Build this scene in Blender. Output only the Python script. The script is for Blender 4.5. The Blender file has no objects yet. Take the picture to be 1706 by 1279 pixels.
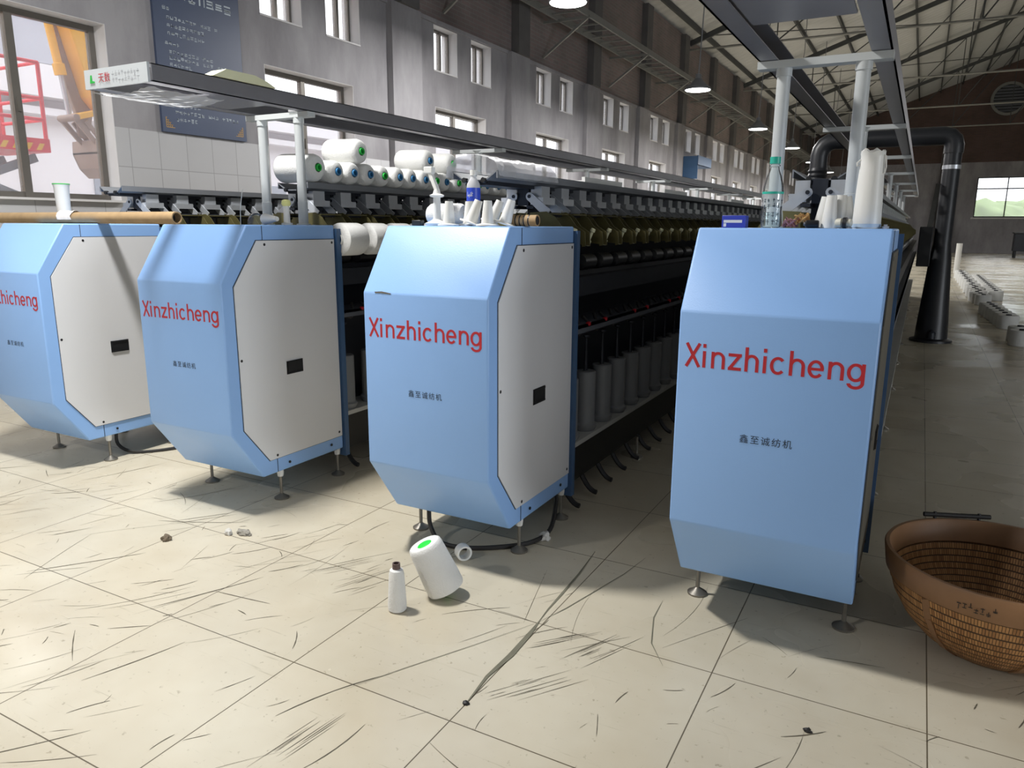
import bpy, math, random
from math import pi, sin, cos, radians, sqrt
from mathutils import Vector, Matrix, Quaternion
random.seed(7)
sc = bpy.context.scene
COL = sc.collection

# ------------------------------------------------------------------ camera
cd = bpy.data.cameras.new('camera')
cd.sensor_width = 36.0
cd.lens = 1235.63 / 1706 * 36.0
cd.clip_start, cd.clip_end = 0.05, 400
cam = bpy.data.objects.new('camera', cd); COL.objects.link(cam)
r_ = Vector((0.87883418, 0.47709125, 0.00586803)); u_ = Vector((-0.10454818, 0.18055588, 0.97799246))
f_ = Vector((-0.46553213, 0.86010669, -0.2085577))
cam.matrix_world = Matrix(((r_.x, u_.x, -f_.x, 0), (r_.y, u_.y, -f_.y, 0), (r_.z, u_.z, -f_.z, 1.5), (0, 0, 0, 1)))
sc.camera = cam

# ------------------------------------------------------------------ world and exposure
w = bpy.data.worlds.new('overcast_sky'); sc.world = w; w.use_nodes = True
bg = w.node_tree.nodes['Background']
bg.inputs['Color'].default_value = (0.93, 0.95, 1.0, 1); bg.inputs['Strength'].default_value = 2.3
sc.view_settings.view_transform = 'Standard'; sc.view_settings.look = 'None'
sc.view_settings.exposure = 0.35; sc.view_settings.gamma = 1.0; sc.view_settings.use_curve_mapping = False
sc.cycles.max_bounces = 8; sc.cycles.diffuse_bounces = 5; sc.cycles.transparent_max_bounces = 16
sc.cycles.sample_clamp_indirect = 6.0
LAMP_W = 215.0
# unseen fill light added at the right wall to brighten the machines' side panels
_l = bpy.data.lights.new('side_fill_light', 'AREA'); _l.shape = 'RECTANGLE'; _l.size = 7.0; _l.size_y = 2.4; _l.energy = 780; _l.color = (0.88, 0.94, 1.0)
_o = bpy.data.objects.new('side_fill_light', _l); COL.objects.link(_o); _o.location = (18.9, -3.0, 1.25); _o.rotation_euler = (radians(90), 0, radians(90))

# ------------------------------------------------------------------ materials
def lin(c):
    return tuple(((v / 255) / 12.92 if v / 255 <= .04045 else ((v / 255 + .055) / 1.055) ** 2.4) for v in c)
MATS = {}
def mat(name, rgb, rough=.5, metal=0.0, var=.12, scale=6.0, bump=0.0, bscale=40.0, spec=.5, coat=0.0, emit=None, est=0):
    if name in MATS: return MATS[name]
    m = bpy.data.materials.new(name); m.use_nodes = True; nt = m.node_tree
    p = nt.nodes['Principled BSDF']
    c = lin(rgb)
    p.inputs['Roughness'].default_value = rough; p.inputs['Metallic'].default_value = metal
    p.inputs['Specular IOR Level'].default_value = spec
    if coat: p.inputs['Coat Weight'].default_value = coat
    tc = nt.nodes.new('ShaderNodeTexCoord')
    if var > 0:
        n = nt.nodes.new('ShaderNodeTexNoise'); n.inputs['Scale'].default_value = scale; n.inputs['Detail'].default_value = 5
        nt.links.new(tc.outputs['Object'], n.inputs['Vector'])
        mx = nt.nodes.new('ShaderNodeMix'); mx.data_type = 'RGBA'
        mx.inputs[6].default_value = tuple(v * (1 - var) for v in c) + (1,)
        mx.inputs[7].default_value = tuple(min(1, v * (1 + var)) for v in c) + (1,)
        nt.links.new(n.outputs['Fac'], mx.inputs[0]); nt.links.new(mx.outputs[2], p.inputs['Base Color'])
    else:
        p.inputs['Base Color'].default_value = c + (1,)
    if bump > 0:
        n2 = nt.nodes.new('ShaderNodeTexNoise'); n2.inputs['Scale'].default_value = bscale; n2.inputs['Detail'].default_value = 3
        nt.links.new(tc.outputs['Object'], n2.inputs['Vector'])
        b = nt.nodes.new('ShaderNodeBump'); b.inputs['Strength'].default_value = bump; b.inputs['Distance'].default_value = .01
        nt.links.new(n2.outputs['Fac'], b.inputs['Height']); nt.links.new(b.outputs['Normal'], p.inputs['Normal'])
    if emit:
        p.inputs['Emission Color'].default_value = lin(emit) + (1,); p.inputs['Emission Strength'].default_value = est
    MATS[name] = m
    return m

def nodes_of(m):
    return m.node_tree, m.node_tree.nodes['Principled BSDF']

def glassy(name, tint, mixf, gloss=.06, grough=.05, trans=False, fresnel=False):
    m = bpy.data.materials.new(name); m.use_nodes = True; nt = m.node_tree
    nt.nodes.remove(nt.nodes['Principled BSDF'])
    out = nt.nodes['Material Output']
    t = nt.nodes.new('ShaderNodeBsdfTransparent'); t.inputs['Color'].default_value = tint + (1,)
    g = nt.nodes.new('ShaderNodeBsdfGlossy'); g.inputs['Roughness'].default_value = grough
    d = nt.nodes.new('ShaderNodeBsdfTranslucent' if trans else 'ShaderNodeBsdfDiffuse'); d.inputs['Color'].default_value = (.80, .80, .82, 1)
    a = nt.nodes.new('ShaderNodeMixShader'); a.inputs[0].default_value = mixf
    nt.links.new(t.outputs[0], a.inputs[1]); nt.links.new(d.outputs[0], a.inputs[2])
    b = nt.nodes.new('ShaderNodeMixShader'); b.inputs[0].default_value = gloss
    if fresnel:
        lw = nt.nodes.new('ShaderNodeLayerWeight'); lw.inputs['Blend'].default_value = .18
        nt.links.new(lw.outputs['Fresnel'], b.inputs[0])
    nt.links.new(a.outputs[0], b.inputs[1]); nt.links.new(g.outputs[0], b.inputs[2])
    nt.links.new(b.outputs[0], out.inputs['Surface'])
    MATS[name] = m
    return m

M_pane = glassy('window_glass', (.97, .98, .98), .10, .03, .05, True)
M_pet = glassy('clear_plastic', (.95, .985, .98), .10, .1, .05, False, True)
M_film = glassy('plastic_film', (.94, .95, .95), .42, .06, .2)
M_water = glassy('water', (.92, .97, .97), .03)

M_blue = mat('blue_enamel', (138, 178, 230), .38, var=.04, scale=2.5, bump=.05, bscale=220)
M_panel = mat('grey_white_panel', (212, 213, 215), .45, var=.03, scale=2)
M_seam = mat('panel_seam', (40, 52, 70), .7, var=0)
M_darkblue = mat('dark_blue_frame', (62, 92, 128), .45, var=.1)
M_black = mat('black_plastic', (22, 23, 26), .45, var=.15)
M_dark = mat('dark_machine_metal', (40, 43, 50), .5, .3, var=.25, scale=12)
M_mid = mat('grey_machine_paint', (92, 96, 104), .5, .2, var=.15, scale=9)
M_tray = mat('grey_tray_paint', (126, 129, 134), .45, .2, var=.12, scale=5)
M_light = mat('pale_zinc', (196, 200, 205), .35, .55, var=.12, scale=14)
M_olive = mat('passivated_bracket', (104, 98, 62), .45, .4, var=.5, scale=11)
M_steel = mat('dull_steel', (128, 124, 116), .4, .7, var=.2, scale=20)
M_post = mat('pale_grey_post', (184, 188, 188), .4, var=.05)
M_rail = mat('brushed_aluminium', (142, 142, 148), .38, .45, var=.08, scale=12)
M_pot = mat('grey_spindle_pot', (118, 120, 122), .5, var=.15, scale=5)
M_ledge = mat('pale_ledge', (176, 176, 172), .5, var=.15)
M_red = mat('red_letter', (178, 32, 44), .5, var=.05)
M_ink = mat('dark_ink', (24, 40, 56), .6, var=0)
M_yarn = mat('white_yarn', (218, 218, 215), .75, var=.04, scale=30, bump=.35, bscale=160)
M_green = mat('green_core', (40, 180, 70), .5, var=.06)
M_bluec = mat('blue_core', (52, 120, 170), .5, var=.06)
M_brownc = mat('brown_core', (92, 74, 70), .6, var=.1)
M_card = mat('cardboard_tube', (158, 132, 96), .75, var=.25, scale=18)
M_whitep = mat('white_plastic', (222, 222, 218), .4, var=.05)
M_lint = mat('grey_lint', (150, 146, 136), .95, var=.3, scale=60, bump=.6, bscale=90)
M_rubber = mat('black_rubber', (34, 32, 31), .55, var=.15)
M_frame = mat('bronze_window_frame', (116, 112, 106), .4, .4, var=.1)
M_reveal = mat('white_reveal', (214, 212, 212), .7, var=.06)
M_conc = mat('dark_concrete', (92, 90, 90), .85, var=.3, scale=3)
M_roofsteel = mat('dark_roof_steel', (74, 76, 77), .6, .2, var=.2, scale=3)
M_roofrod = mat('grey_roof_rod', (128, 128, 124), .5, .2, var=.15)
M_tee = mat('teal_cap', (40, 170, 150), .4, var=.05)
M_yellow = mat('excavator_yellow', (236, 176, 40), .45, var=.08, scale=3)
M_mud = mat('muddy_steel', (150, 130, 118), .7, .2, var=.3, scale=5)
M_redp = mat('red_lift_paint', (225, 40, 60), .45, var=.08)
M_facade = mat('white_facade', (228, 224, 228), .8, var=.04, scale=.8)
M_greyroof = mat('grey_sheet_roof', (128, 126, 134), .7, var=.1, scale=2)
M_ground = mat('yard_ground', (178, 172, 164), .9, var=.15, scale=.6)
M_cream = mat('cream_card', (226, 226, 190), .6, var=.08)
M_poster = mat('navy_poster', (72, 84, 110), .45, var=.1, scale=1.5)
M_pletter = mat('pale_lettering', (190, 200, 208), .6, var=0)
M_gold = mat('gold_print', (186, 150, 96), .5, var=0)
M_lamp = mat('lamp_housing', (120, 122, 126), .45, .3, var=.08)
M_glow = mat('lamp_diffuser', (255, 255, 255), .5, var=0, emit=(255, 255, 255), est=7)
M_duct = mat('black_duct', (34, 36, 40), .42, var=.2, scale=7)
M_scratch = mat('scuff_mark', (92, 86, 72), .8, var=.2, scale=20)
M_crack = mat('dark_crack', (112, 110, 94), .9, var=.3, scale=10)

def plaster_mat():
    m = mat('grey_plaster', (166, 164, 166), .8, var=0); nt, p = nodes_of(m)
    tc = nt.nodes.new('ShaderNodeTexCoord')
    mp = nt.nodes.new('ShaderNodeMapping'); mp.inputs['Scale'].default_value = (.6, .6, .22)
    nt.links.new(tc.outputs['Object'], mp.inputs['Vector'])
    n = nt.nodes.new('ShaderNodeTexNoise'); n.inputs['Scale'].default_value = 1.6; n.inputs['Detail'].default_value = 8; n.inputs['Roughness'].default_value = .65
    nt.links.new(mp.outputs[0], n.inputs['Vector'])
    r = nt.nodes.new('ShaderNodeValToRGB'); r.color_ramp.elements[0].position = .3; r.color_ramp.elements[1].position = .62
    r.color_ramp.elements[0].color = lin((120, 117, 121)) + (1,); r.color_ramp.elements[1].color = lin((162, 160, 163)) + (1,)
    nt.links.new(n.outputs['Fac'], r.inputs['Fac']); nt.links.new(r.outputs['Color'], p.inputs['Base Color'])
    return m
M_plaster = plaster_mat()

def brick_mat(name, c1, c2, cm, bw, bh, off, mort, axis, rough=.85, mixn=.5):
    m = mat(name, c1, rough, var=0); nt, p = nodes_of(m)
    tc = nt.nodes.new('ShaderNodeTexCoord'); sp = nt.nodes.new('ShaderNodeSeparateXYZ'); cb = nt.nodes.new('ShaderNodeCombineXYZ')
    nt.links.new(tc.outputs['Object'], sp.inputs[0]); nt.links.new(sp.outputs[axis], cb.inputs[0]); nt.links.new(sp.outputs[2], cb.inputs[1])
    b = nt.nodes.new('ShaderNodeTexBrick'); nt.links.new(cb.outputs[0], b.inputs['Vector'])
    b.offset = off; b.inputs['Scale'].default_value = 1; b.inputs['Brick Width'].default_value = bw; b.inputs['Row Height'].default_value = bh
    b.inputs['Mortar Size'].default_value = mort; b.inputs['Color1'].default_value = lin(c1) + (1,); b.inputs['Color2'].default_value = lin(c2) + (1,); b.inputs['Mortar'].default_value = lin(cm) + (1,)
    n = nt.nodes.new('ShaderNodeTexNoise'); n.inputs['Scale'].default_value = .9; n.inputs['Detail'].default_value = 7
    nt.links.new(tc.outputs['Object'], n.inputs['Vector'])
    mr = nt.nodes.new('ShaderNodeMapRange'); mr.inputs['To Min'].default_value = 1 - mixn; mr.inputs['To Max'].default_value = 1 + mixn
    nt.links.new(n.outputs['Fac'], mr.inputs['Value'])
    vm = nt.nodes.new('ShaderNodeVectorMath'); vm.operation = 'SCALE'
    nt.links.new(b.outputs['Color'], vm.inputs[0]); nt.links.new(mr.outputs[0], vm.inputs['Scale'])
    nt.links.new(vm.outputs[0], p.inputs['Base Color'])
    return m
M_brick = brick_mat('red_brick', (128, 112, 110), (116, 106, 104), (124, 120, 118), .25, .07, .5, .008, 1)
M_brickend = brick_mat('dark_red_brick', (92, 72, 66), (84, 66, 62), (88, 80, 76), .25, .07, .5, .008, 0)
M_tile = brick_mat('pale_wall_tile', (196, 196, 198), (192, 192, 194), (160, 160, 162), .33, 1.025, 0, .004, 1, .3, .1)

def floor_mat():
    m = mat('polished_floor_tile', (205, 198, 178), .3, var=0); nt, p = nodes_of(m)
    tc = nt.nodes.new('ShaderNodeTexCoord'); V = tc.outputs['Object']
    def noise(scale, detail, vec=None, rough=.6, dist=0):
        n = nt.nodes.new('ShaderNodeTexNoise'); n.inputs['Scale'].default_value = scale; n.inputs['Detail'].default_value = detail
        n.inputs['Roughness'].default_value = rough; n.inputs['Distortion'].default_value = dist
        nt.links.new(vec or V, n.inputs['Vector']); return n.outputs['Fac']
    def ramp(fac, a, b, ca, cb):
        r = nt.nodes.new('ShaderNodeValToRGB'); e = r.color_ramp.elements
        e[0].position = a; e[1].position = b; e[0].color = ca; e[1].color = cb
        nt.links.new(fac, r.inputs['Fac']); return r.outputs['Color']
    def mul(a, b, f=1.0):
        x = nt.nodes.new('ShaderNodeMix'); x.data_type = 'RGBA'; x.blend_type = 'MULTIPLY'; x.inputs[0].default_value = f
        nt.links.new(a, x.inputs[6]); nt.links.new(b, x.inputs[7]); return x.outputs[2]
    base = ramp(noise(1.3, 4), .3, .7, lin((198, 188, 166)) + (1,), lin((212, 206, 188)) + (1,))
    dirt = ramp(noise(.6, 5, rough=.6), .28, .66, (.74, .72, .68, 1), (1, 1, 1, 1))
    base = mul(base, dirt, .8)
    sp = ramp(noise(38, 4), .29, .36, (.45, .42, .36, 1), (1, 1, 1, 1))
    base = mul(base, sp, .55)
    mp = nt.nodes.new('ShaderNodeMapping'); mp.inputs['Rotation'].default_value = (0, 0, radians(52)); mp.inputs['Scale'].default_value = (1.2, 26, 1)
    nt.links.new(V, mp.inputs['Vector'])
    s1 = ramp(noise(2.2, 6, mp.outputs[0], .7, .4), .30, .37, (.5, .48, .42, 1), (1, 1, 1, 1))
    base = mul(base, s1, .45)
    mp2 = nt.nodes.new('ShaderNodeMapping'); mp2.inputs['Rotation'].default_value = (0, 0, radians(20)); mp2.inputs['Scale'].default_value = (1.0, 30, 1)
    nt.links.new(V, mp2.inputs['Vector'])
    s2 = ramp(noise(1.7, 6, mp2.outputs[0], .7, .5), .28, .34, (.5, .48, .42, 1), (1, 1, 1, 1))
    base = mul(base, s2, .4)
    # tile joints
    mp3 = nt.nodes.new('ShaderNodeMapping'); mp3.inputs['Location'].default_value = (3.08 + .65 * 20, -2.345 + .65 * 40, 0)
    nt.links.new(V, mp3.inputs['Vector'])
    b = nt.nodes.new('ShaderNodeTexBrick'); b.offset = 0; b.inputs['Scale'].default_value = 1; b.inputs['Brick Width'].default_value = .65; b.inputs['Row Height'].default_value = .65
    b.inputs['Mortar Size'].default_value = .0022; b.inputs['Mortar Smooth'].default_value = .1
    b.inputs['Color1'].default_value = (1, 1, 1, 1); b.inputs['Color2'].default_value = (.95, .95, .95, 1); b.inputs['Mortar'].default_value = (.22, .2, .17, 1)
    nt.links.new(mp3.outputs[0], b.inputs['Vector'])
    base = mul(base, b.outputs['Color'], 1)
    nt.links.new(base, p.inputs['Base Color'])
    rr = nt.nodes.new('ShaderNodeMapRange'); rr.inputs['From Min'].default_value = .35; rr.inputs['From Max'].default_value = .65
    rr.inputs['To Min'].default_value = .16; rr.inputs['To Max'].default_value = .42
    nt.links.new(noise(.9, 3, rough=.5), rr.inputs['Value']); nt.links.new(rr.outputs[0], p.inputs['Roughness'])
    p.inputs['Specular IOR Level'].default_value = .45
    return m
M_floor = floor_mat()

def weave_mat(name, c1, c2, su, sv):
    m = mat(name, c1, .6, var=0); nt, p = nodes_of(m)
    tc = nt.nodes.new('ShaderNodeTexCoord')
    mp = nt.nodes.new('ShaderNodeMapping'); mp.inputs['Scale'].default_value = (su, sv, 1)
    nt.links.new(tc.outputs['UV'], mp.inputs['Vector'])
    b = nt.nodes.new('ShaderNodeTexBrick'); b.offset = .5; b.inputs['Scale'].default_value = 1; b.inputs['Brick Width'].default_value = 1; b.inputs['Row Height'].default_value = 1
    b.inputs['Mortar Size'].default_value = .12; b.inputs['Mortar Smooth'].default_value = .6
    b.inputs['Color1'].default_value = lin(c1) + (1,); b.inputs['Color2'].default_value = lin(c2) + (1,)
    b.inputs['Mortar'].default_value = lin(tuple(v * .45 for v in c2)) + (1,)
    nt.links.new(mp.outputs[0], b.inputs['Vector']); nt.links.new(b.outputs['Color'], p.inputs['Base Color'])
    bp = nt.nodes.new('ShaderNodeBump'); bp.inputs['Strength'].default_value = .8; bp.inputs['Distance'].default_value = .006; bp.invert = True
    nt.links.new(b.outputs['Fac'], bp.inputs['Height']); nt.links.new(bp.outputs['Normal'], p.inputs['Normal'])
    return m
M_weave = weave_mat('woven_bamboo', (186, 138, 86), (150, 104, 60), 230, 16)
M_bamboo = mat('bamboo_band', (140, 104, 72), .5, var=.25, scale=9)

# ------------------------------------------------------------------ mesh building
class MB:
    def __init__(s): s.v = []; s.f = []; s.mi = []; s.uv = {}; s.cur = 0
    def m(s, i): s.cur = i; return s
    def add(s, vs, fs, uvs=None):
        o = len(s.v); s.v += [tuple(v) for v in vs]
        for k, f in enumerate(fs):
            if uvs: s.uv[len(s.f)] = uvs[k]
            s.f.append(tuple(i + o for i in f)); s.mi.append(s.cur)
        return s
    def box(s, c, d, rot=None):
        x, y, z = d[0] / 2, d[1] / 2, d[2] / 2
        vs = [Vector((a, b, e)) for a in (-x, x) for b in (-y, y) for e in (-z, z)]
        if rot is not None: vs = [rot @ v for v in vs]
        c = Vector(c)
        return s.add([v + c for v in vs], [(0, 1, 3, 2), (4, 6, 7, 5), (0, 4, 5, 1), (2, 3, 7, 6), (0, 2, 6, 4), (1, 5, 7, 3)])
    def b2(s, x0, x1, y0, y1, z0, z1):
        return s.box(((x0 + x1) / 2, (y0 + y1) / 2, (z0 + z1) / 2), (x1 - x0, y1 - y0, z1 - z0))
    def frame(s, p, q):
        d = (Vector(q) - Vector(p)); L = d.length; d.normalize()
        a = Vector((0, 0, 1)) if abs(d.z) < .95 else Vector((0, 1, 0))
        x = a.cross(d).normalized(); y = d.cross(x)
        return Vector(p), x, y, d, L
    def bar(s, p, q, w_, h_):
        o, x, y, d, L = s.frame(p, q)
        vs = [o + x * a * w_ / 2 + y * b * h_ / 2 + d * e for a in (-1, 1) for b in (-1, 1) for e in (0, L)]
        return s.add(vs, [(0, 1, 3, 2), (4, 6, 7, 5), (0, 4, 5, 1), (2, 3, 7, 6), (0, 2, 6, 4), (1, 5, 7, 3)])
    def lathe(s, p, q, prof, n=20, cap=True):
        # prof: list of (t along p->q in metres, radius)
        o, x, y, d, L = s.frame(p, q)
        vs = []; fs = []; uv = []
        for t, r in prof:
            for k in range(n):
                a = 2 * pi * k / n
                vs.append(o + d * t + (x * cos(a) + y * sin(a)) * r)
        m_ = len(prof)
        for i in range(m_ - 1):
            for k in range(n):
                k2 = (k + 1) % n
                fs.append((i * n + k, i * n + k2, (i + 1) * n + k2, (i + 1) * n + k))
                uv.append(((k / n, i / (m_ - 1)), ((k + 1) / n, i / (m_ - 1)), ((k + 1) / n, (i + 1) / (m_ - 1)), (k / n, (i + 1) / (m_ - 1))))
        if cap:
            fs.append(tuple(range(n))[::-1]); uv.append(tuple((0, 0) for _ in range(n)))
            fs.append(tuple((m_ - 1) * n + k for k in range(n))); uv.append(tuple((0, 0) for _ in range(n)))
        return s.add(vs, fs, uv)
    def cyl(s, p, q, r0, r1=None, n=16):
        L = (Vector(q) - Vector(p)).length
        return s.lathe(p, q, [(0, r0), (L, r0 if r1 is None else r1)], n)
    def prism(s, poly, ext):
        n = len(poly); e = Vector(ext); a = [Vector(p) for p in poly]
        return s.add(a + [p + e for p in a], [tuple(range(n))[::-1], tuple(range(n, 2 * n))] + [(i, (i + 1) % n, n + (i + 1) % n, n + i) for i in range(n)])
    def tube(s, pts, r, n=8, closed=False):
        pts = [Vector(p) for p in pts]; N = len(pts); vs = []; fs = []
        prev = None
        for i, p in enumerate(pts):
            if closed: d = (pts[(i + 1) % N] - pts[i - 1]).normalized()
            else: d = (pts[min(i + 1, N - 1)] - pts[max(i - 1, 0)]).normalized()
            if prev is None:
                a = Vector((0, 0, 1)) if abs(d.z) < .9 else Vector((1, 0, 0)); x = a.cross(d).normalized()
            else: x = (prev - d * prev.dot(d)).normalized()
            prev = x; y = d.cross(x)
            for k in range(n):
                a = 2 * pi * k / n; vs.append(p + (x * cos(a) + y * sin(a)) * r)
        for i in range(N if closed else N - 1):
            j = (i + 1) % N
            for k in range(n): fs.append((i * n + k, i * n + (k + 1) % n, j * n + (k + 1) % n, j * n + k))
        if not closed: fs += [tuple(range(n))[::-1], tuple((N - 1) * n + k for k in range(n))]
        return s.add(vs, fs)
    def build(s, name, mats, parent=None, loc=(0, 0, 0), bevel=0, smooth=True):
        me = bpy.data.meshes.new(name); me.from_pydata(s.v, [], s.f)
        if not isinstance(mats, (list, tuple)): mats = [mats]
        for m_ in mats: me.materials.append(m_)
        me.polygons.foreach_set('material_index', s.mi)
        if s.uv:
            ul = me.uv_layers.new(name='UVMap')
            for pi_, uvs in s.uv.items():
                for li, uvc in zip(me.polygons[pi_].loop_indices, uvs): ul.data[li].uv = uvc
        if smooth:
            me.polygons.foreach_set('use_smooth', [True] * len(me.polygons)); me.set_sharp_from_angle(angle=radians(38))
        me.update()
        o = bpy.data.objects.new(name, me); COL.objects.link(o); o.location = loc
        if parent: o.parent = parent
        if bevel:
            b = o.modifiers.new('bevel', 'BEVEL'); b.width = bevel; b.segments = 2; b.limit_method = 'ANGLE'; b.angle_limit = radians(25)
        return o

def tag(o, label=None, cat=None, group=None, kind=None):
    if label: o['label'] = label
    if cat: o['category'] = cat
    if group: o['group'] = group
    if kind: o['kind'] = kind
    return o
def thing(name, label, cat, loc=(0, 0, 0), group=None, rot=None):
    o = bpy.data.objects.new(name, None); COL.objects.link(o); o.location = loc; o.empty_display_size = .1
    if rot is not None: o.rotation_euler = rot
    return tag(o, label, cat, group)
def link_copy(o, parent, loc=None):
    c = o.copy(); COL.objects.link(c); c.parent = parent
    if loc is not None: c.location = loc
    return c
def dup(root, loc, label, group=None, rot=None):
    r = root.copy(); COL.objects.link(r); r.location = loc
    if rot is not None: r.rotation_euler = rot
    for ch in list(root.children):
        c = ch.copy(); COL.objects.link(c); c.parent = r
        for g in ch.children:
            d = g.copy(); COL.objects.link(d); d.parent = c
    return tag(r, label, None, group)
ORD = ['first', 'second', 'third', 'fourth', 'fifth', 'sixth', 'seventh', 'eighth', 'ninth', 'tenth', 'eleventh', 'twelfth', 'thirteenth', 'fourteenth',
       'fifteenth', 'sixteenth', 'seventeenth', 'eighteenth', 'nineteenth', 'twentieth']
def ordn(i):
    if i < 20: return ORD[i]
    t = ['twenty', 'thirty', 'forty', 'fifty', 'sixty', 'seventy'][(i + 1) // 10 - 2]; u = (i + 1) % 10
    return (t[:-1] + 'ieth') if u == 0 else t + '-' + ORD[u - 1]
def text_mesh(name, body, material, parent, mtx, width=None, height=None, space=1.0, embolden=0.0, center=None):
    c = bpy.data.curves.new(name, 'FONT'); c.body = body; c.size = 1; c.space_character = space; c.offset = embolden
    c.extrude = 0.0; c.resolution_u = 6
    t = bpy.data.objects.new(name, c); COL.objects.link(t)
    dg = bpy.context.evaluated_depsgraph_get(); dg.update()
    me = bpy.data.meshes.new_from_object(t.evaluated_get(dg)); bpy.data.objects.remove(t)
    xs = [v.co.x for v in me.vertices]; ys = [v.co.y for v in me.vertices]
    if not xs: return None
    x0, x1, y0, y1 = min(xs), max(xs), min(ys), max(ys)
    sx = width / (x1 - x0); sy = (height / (y1 - y0)) if height else sx
    for v in me.vertices: v.co = Vector(((v.co.x - x0) * sx, (v.co.y - y0) * sy, 0))
    me.transform(mtx); me.materials.clear(); me.materials.append(material); me.name = name
    o = bpy.data.objects.new(name, me); COL.objects.link(o); o.parent = parent
    return o
def front_mtx(x, y, z):   # text plane facing -y
    return Matrix.Translation((x, y, z)) @ Matrix.Rotation(radians(90), 4, 'X')
def left_wall_mtx(x, y, z):  # text plane facing +x, reading along +y
    return Matrix.Translation((x, y, z)) @ Matrix(((0, 0, 1, 0), (1, 0, 0, 0), (0, 1, 0, 0), (0, 0, 0, 1)))

# ------------------------------------------------------------------ setting: floor, walls, roof
XL, YE, YN, XR = -7.0, 55.0, -9.0, 19.0
def roof_z(x): return 7.2 + .35 * (x + 7) if x <= 6 else 7.2 + .35 * (19 - x)
fl = MB(); fl.add([(XL - .3, YN - .3, 0), (XR + .3, YN - .3, 0), (XR + .3, YE + .3, 0), (XL - .3, YE + .3, 0)], [(0, 1, 2, 3)])
fl.add([(XL - .3, YN - .3, -.2), (XR + .3, YN - .3, -.2), (XR + .3, YE + .3, -.2), (XL - .3, YE + .3, -.2)], [(3, 2, 1, 0)])
floor = tag(fl.build('floor', M_floor), 'worn pale square floor tiles with dark scuffs', 'floor', kind='structure')

def ribbon(mb, pts, w_, z):
    pts = [Vector((p[0], p[1], 0)) for p in pts]; n = len(pts); vs = []
    for i, p in enumerate(pts):
        d = (pts[min(i + 1, n - 1)] - pts[max(i - 1, 0)]).normalized(); nx = Vector((-d.y, d.x, 0))
        t = 1 - abs(2 * i / (n - 1) - 1) ** 3; ww = w_ * (.25 + .75 * t) * random.uniform(.6, 1.2) / 2
        vs += [p + nx * ww + Vector((0, 0, z)), p - nx * ww + Vector((0, 0, z))]
    mb.add(vs, [(2 * i + 1, 2 * i + 3, 2 * i + 2, 2 * i) for i in range(n - 1)])
sm = MB()
for i in range(420):
    x = random.uniform(-4.6, .9); y = random.uniform(.7, 2.7)
    if random.random() < .3: x = random.uniform(-5.5, -2.2)
    a = random.gauss(radians(58), .22) if random.random() < .6 else random.uniform(0, pi)
    L = random.choice([.05, .08, .12, .2, .35]) * random.uniform(.6, 1.5); b = random.uniform(-.25, .25)
    pts = [(x + L * (k / 6) * cos(a + b * k / 6), y + L * (k / 6) * sin(a + b * k / 6)) for k in range(7)]
    ribbon(sm, pts, random.choice([.0012, .0018, .0025, .004]), .0006 + i * 2e-6)
for cl in range(9):   # bundles of parallel scuffs
    x = random.uniform(-4, .3); y = random.uniform(1.1, 2.4); a = random.gauss(radians(58), .15)
    for i in range(9):
        ox, oy = random.uniform(-.06, .06), random.uniform(-.08, .08); L = random.uniform(.06, .3)
        ribbon(sm, [(x + ox + L * k / 5 * cos(a), y + oy + L * k / 5 * sin(a)) for k in range(6)], .002, .0012 + cl * 1e-5)
sm.build('scuff_marks', M_scratch, floor)['kind'] = 'stuff'
ck = MB()
ribbon(ck, [(-1.20, 3.05), (-1.175, 2.8), (-1.165, 2.6), (-1.16, 2.46), (-1.15, 2.35)], .010, .0022)
ribbon(ck, [(-1.15, 2.36), (-1.14, 2.25), (-1.135, 2.1), (-1.145, 1.95), (-1.13, 1.8)], .020, .0024)
ribbon(ck, [(-1.15, 2.35), (-1.10, 2.5), (-1.05, 2.7), (-1.0, 2.9), (-.97, 3.1)], .005, .0023)
ribbon(ck, [(-1.16, 2.33), (-1.28, 2.1), (-1.42, 1.85), (-1.52, 1.66)], .004, .0021)
ribbon(ck, [(-.78, 2.75), (-.77, 2.6), (-.72, 2.42), (-.64, 2.3)], .004, .0021)
ck.build('floor_crack', M_crack, floor)

def holed(mb, u0, u1, z0, z1, holes, matz, put):
    us = sorted({u0, u1} | {h[0] for h in holes} | {h[1] for h in holes}); zs = sorted({z0, z1} | {h[2] for h in holes} | {h[3] for h in holes} | set(z for z, _ in matz if z0 < z < z1))
    for a, b in zip(us, us[1:]):
        for c, d in zip(zs, zs[1:]):
            um, zm = (a + b) / 2, (c + d) / 2
            if any(h[0] < um < h[1] and h[2] < zm < h[3] for h in holes): continue
            mi = 0
            for z, k in matz:
                if zm > z: mi = k
            mb.cur = mi; put(mb, a, b, c, d)
bays = [3.22 + 3.55 * k for k in range(-3, 14)]
LW = []   # left wall openings
for y0 in bays:
    LW.append((y0, y0 + 1.58, 1.70, 3.34, 'big'))
    LW.append((y0 - .02, y0 + .66, 3.87, 4.55, 'small')); LW.append((y0 + 1.09, y0 + 1.76, 3.87, 4.55, 'small'))
wl = MB(); holed(wl, YN, YE, 0, 7.2, [h[:4] for h in LW], [(-1, 1), (2.42, 0), (4.60, 2)], lambda mb, a, b, c, d: mb.b2(XL - .3, XL, a, b, c, d))
tag(wl.build('wall_left', [M_plaster, M_tile, M_brick], smooth=False), 'long window wall with tile dado, grey plaster and bare brick above', 'wall', kind='structure')
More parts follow.
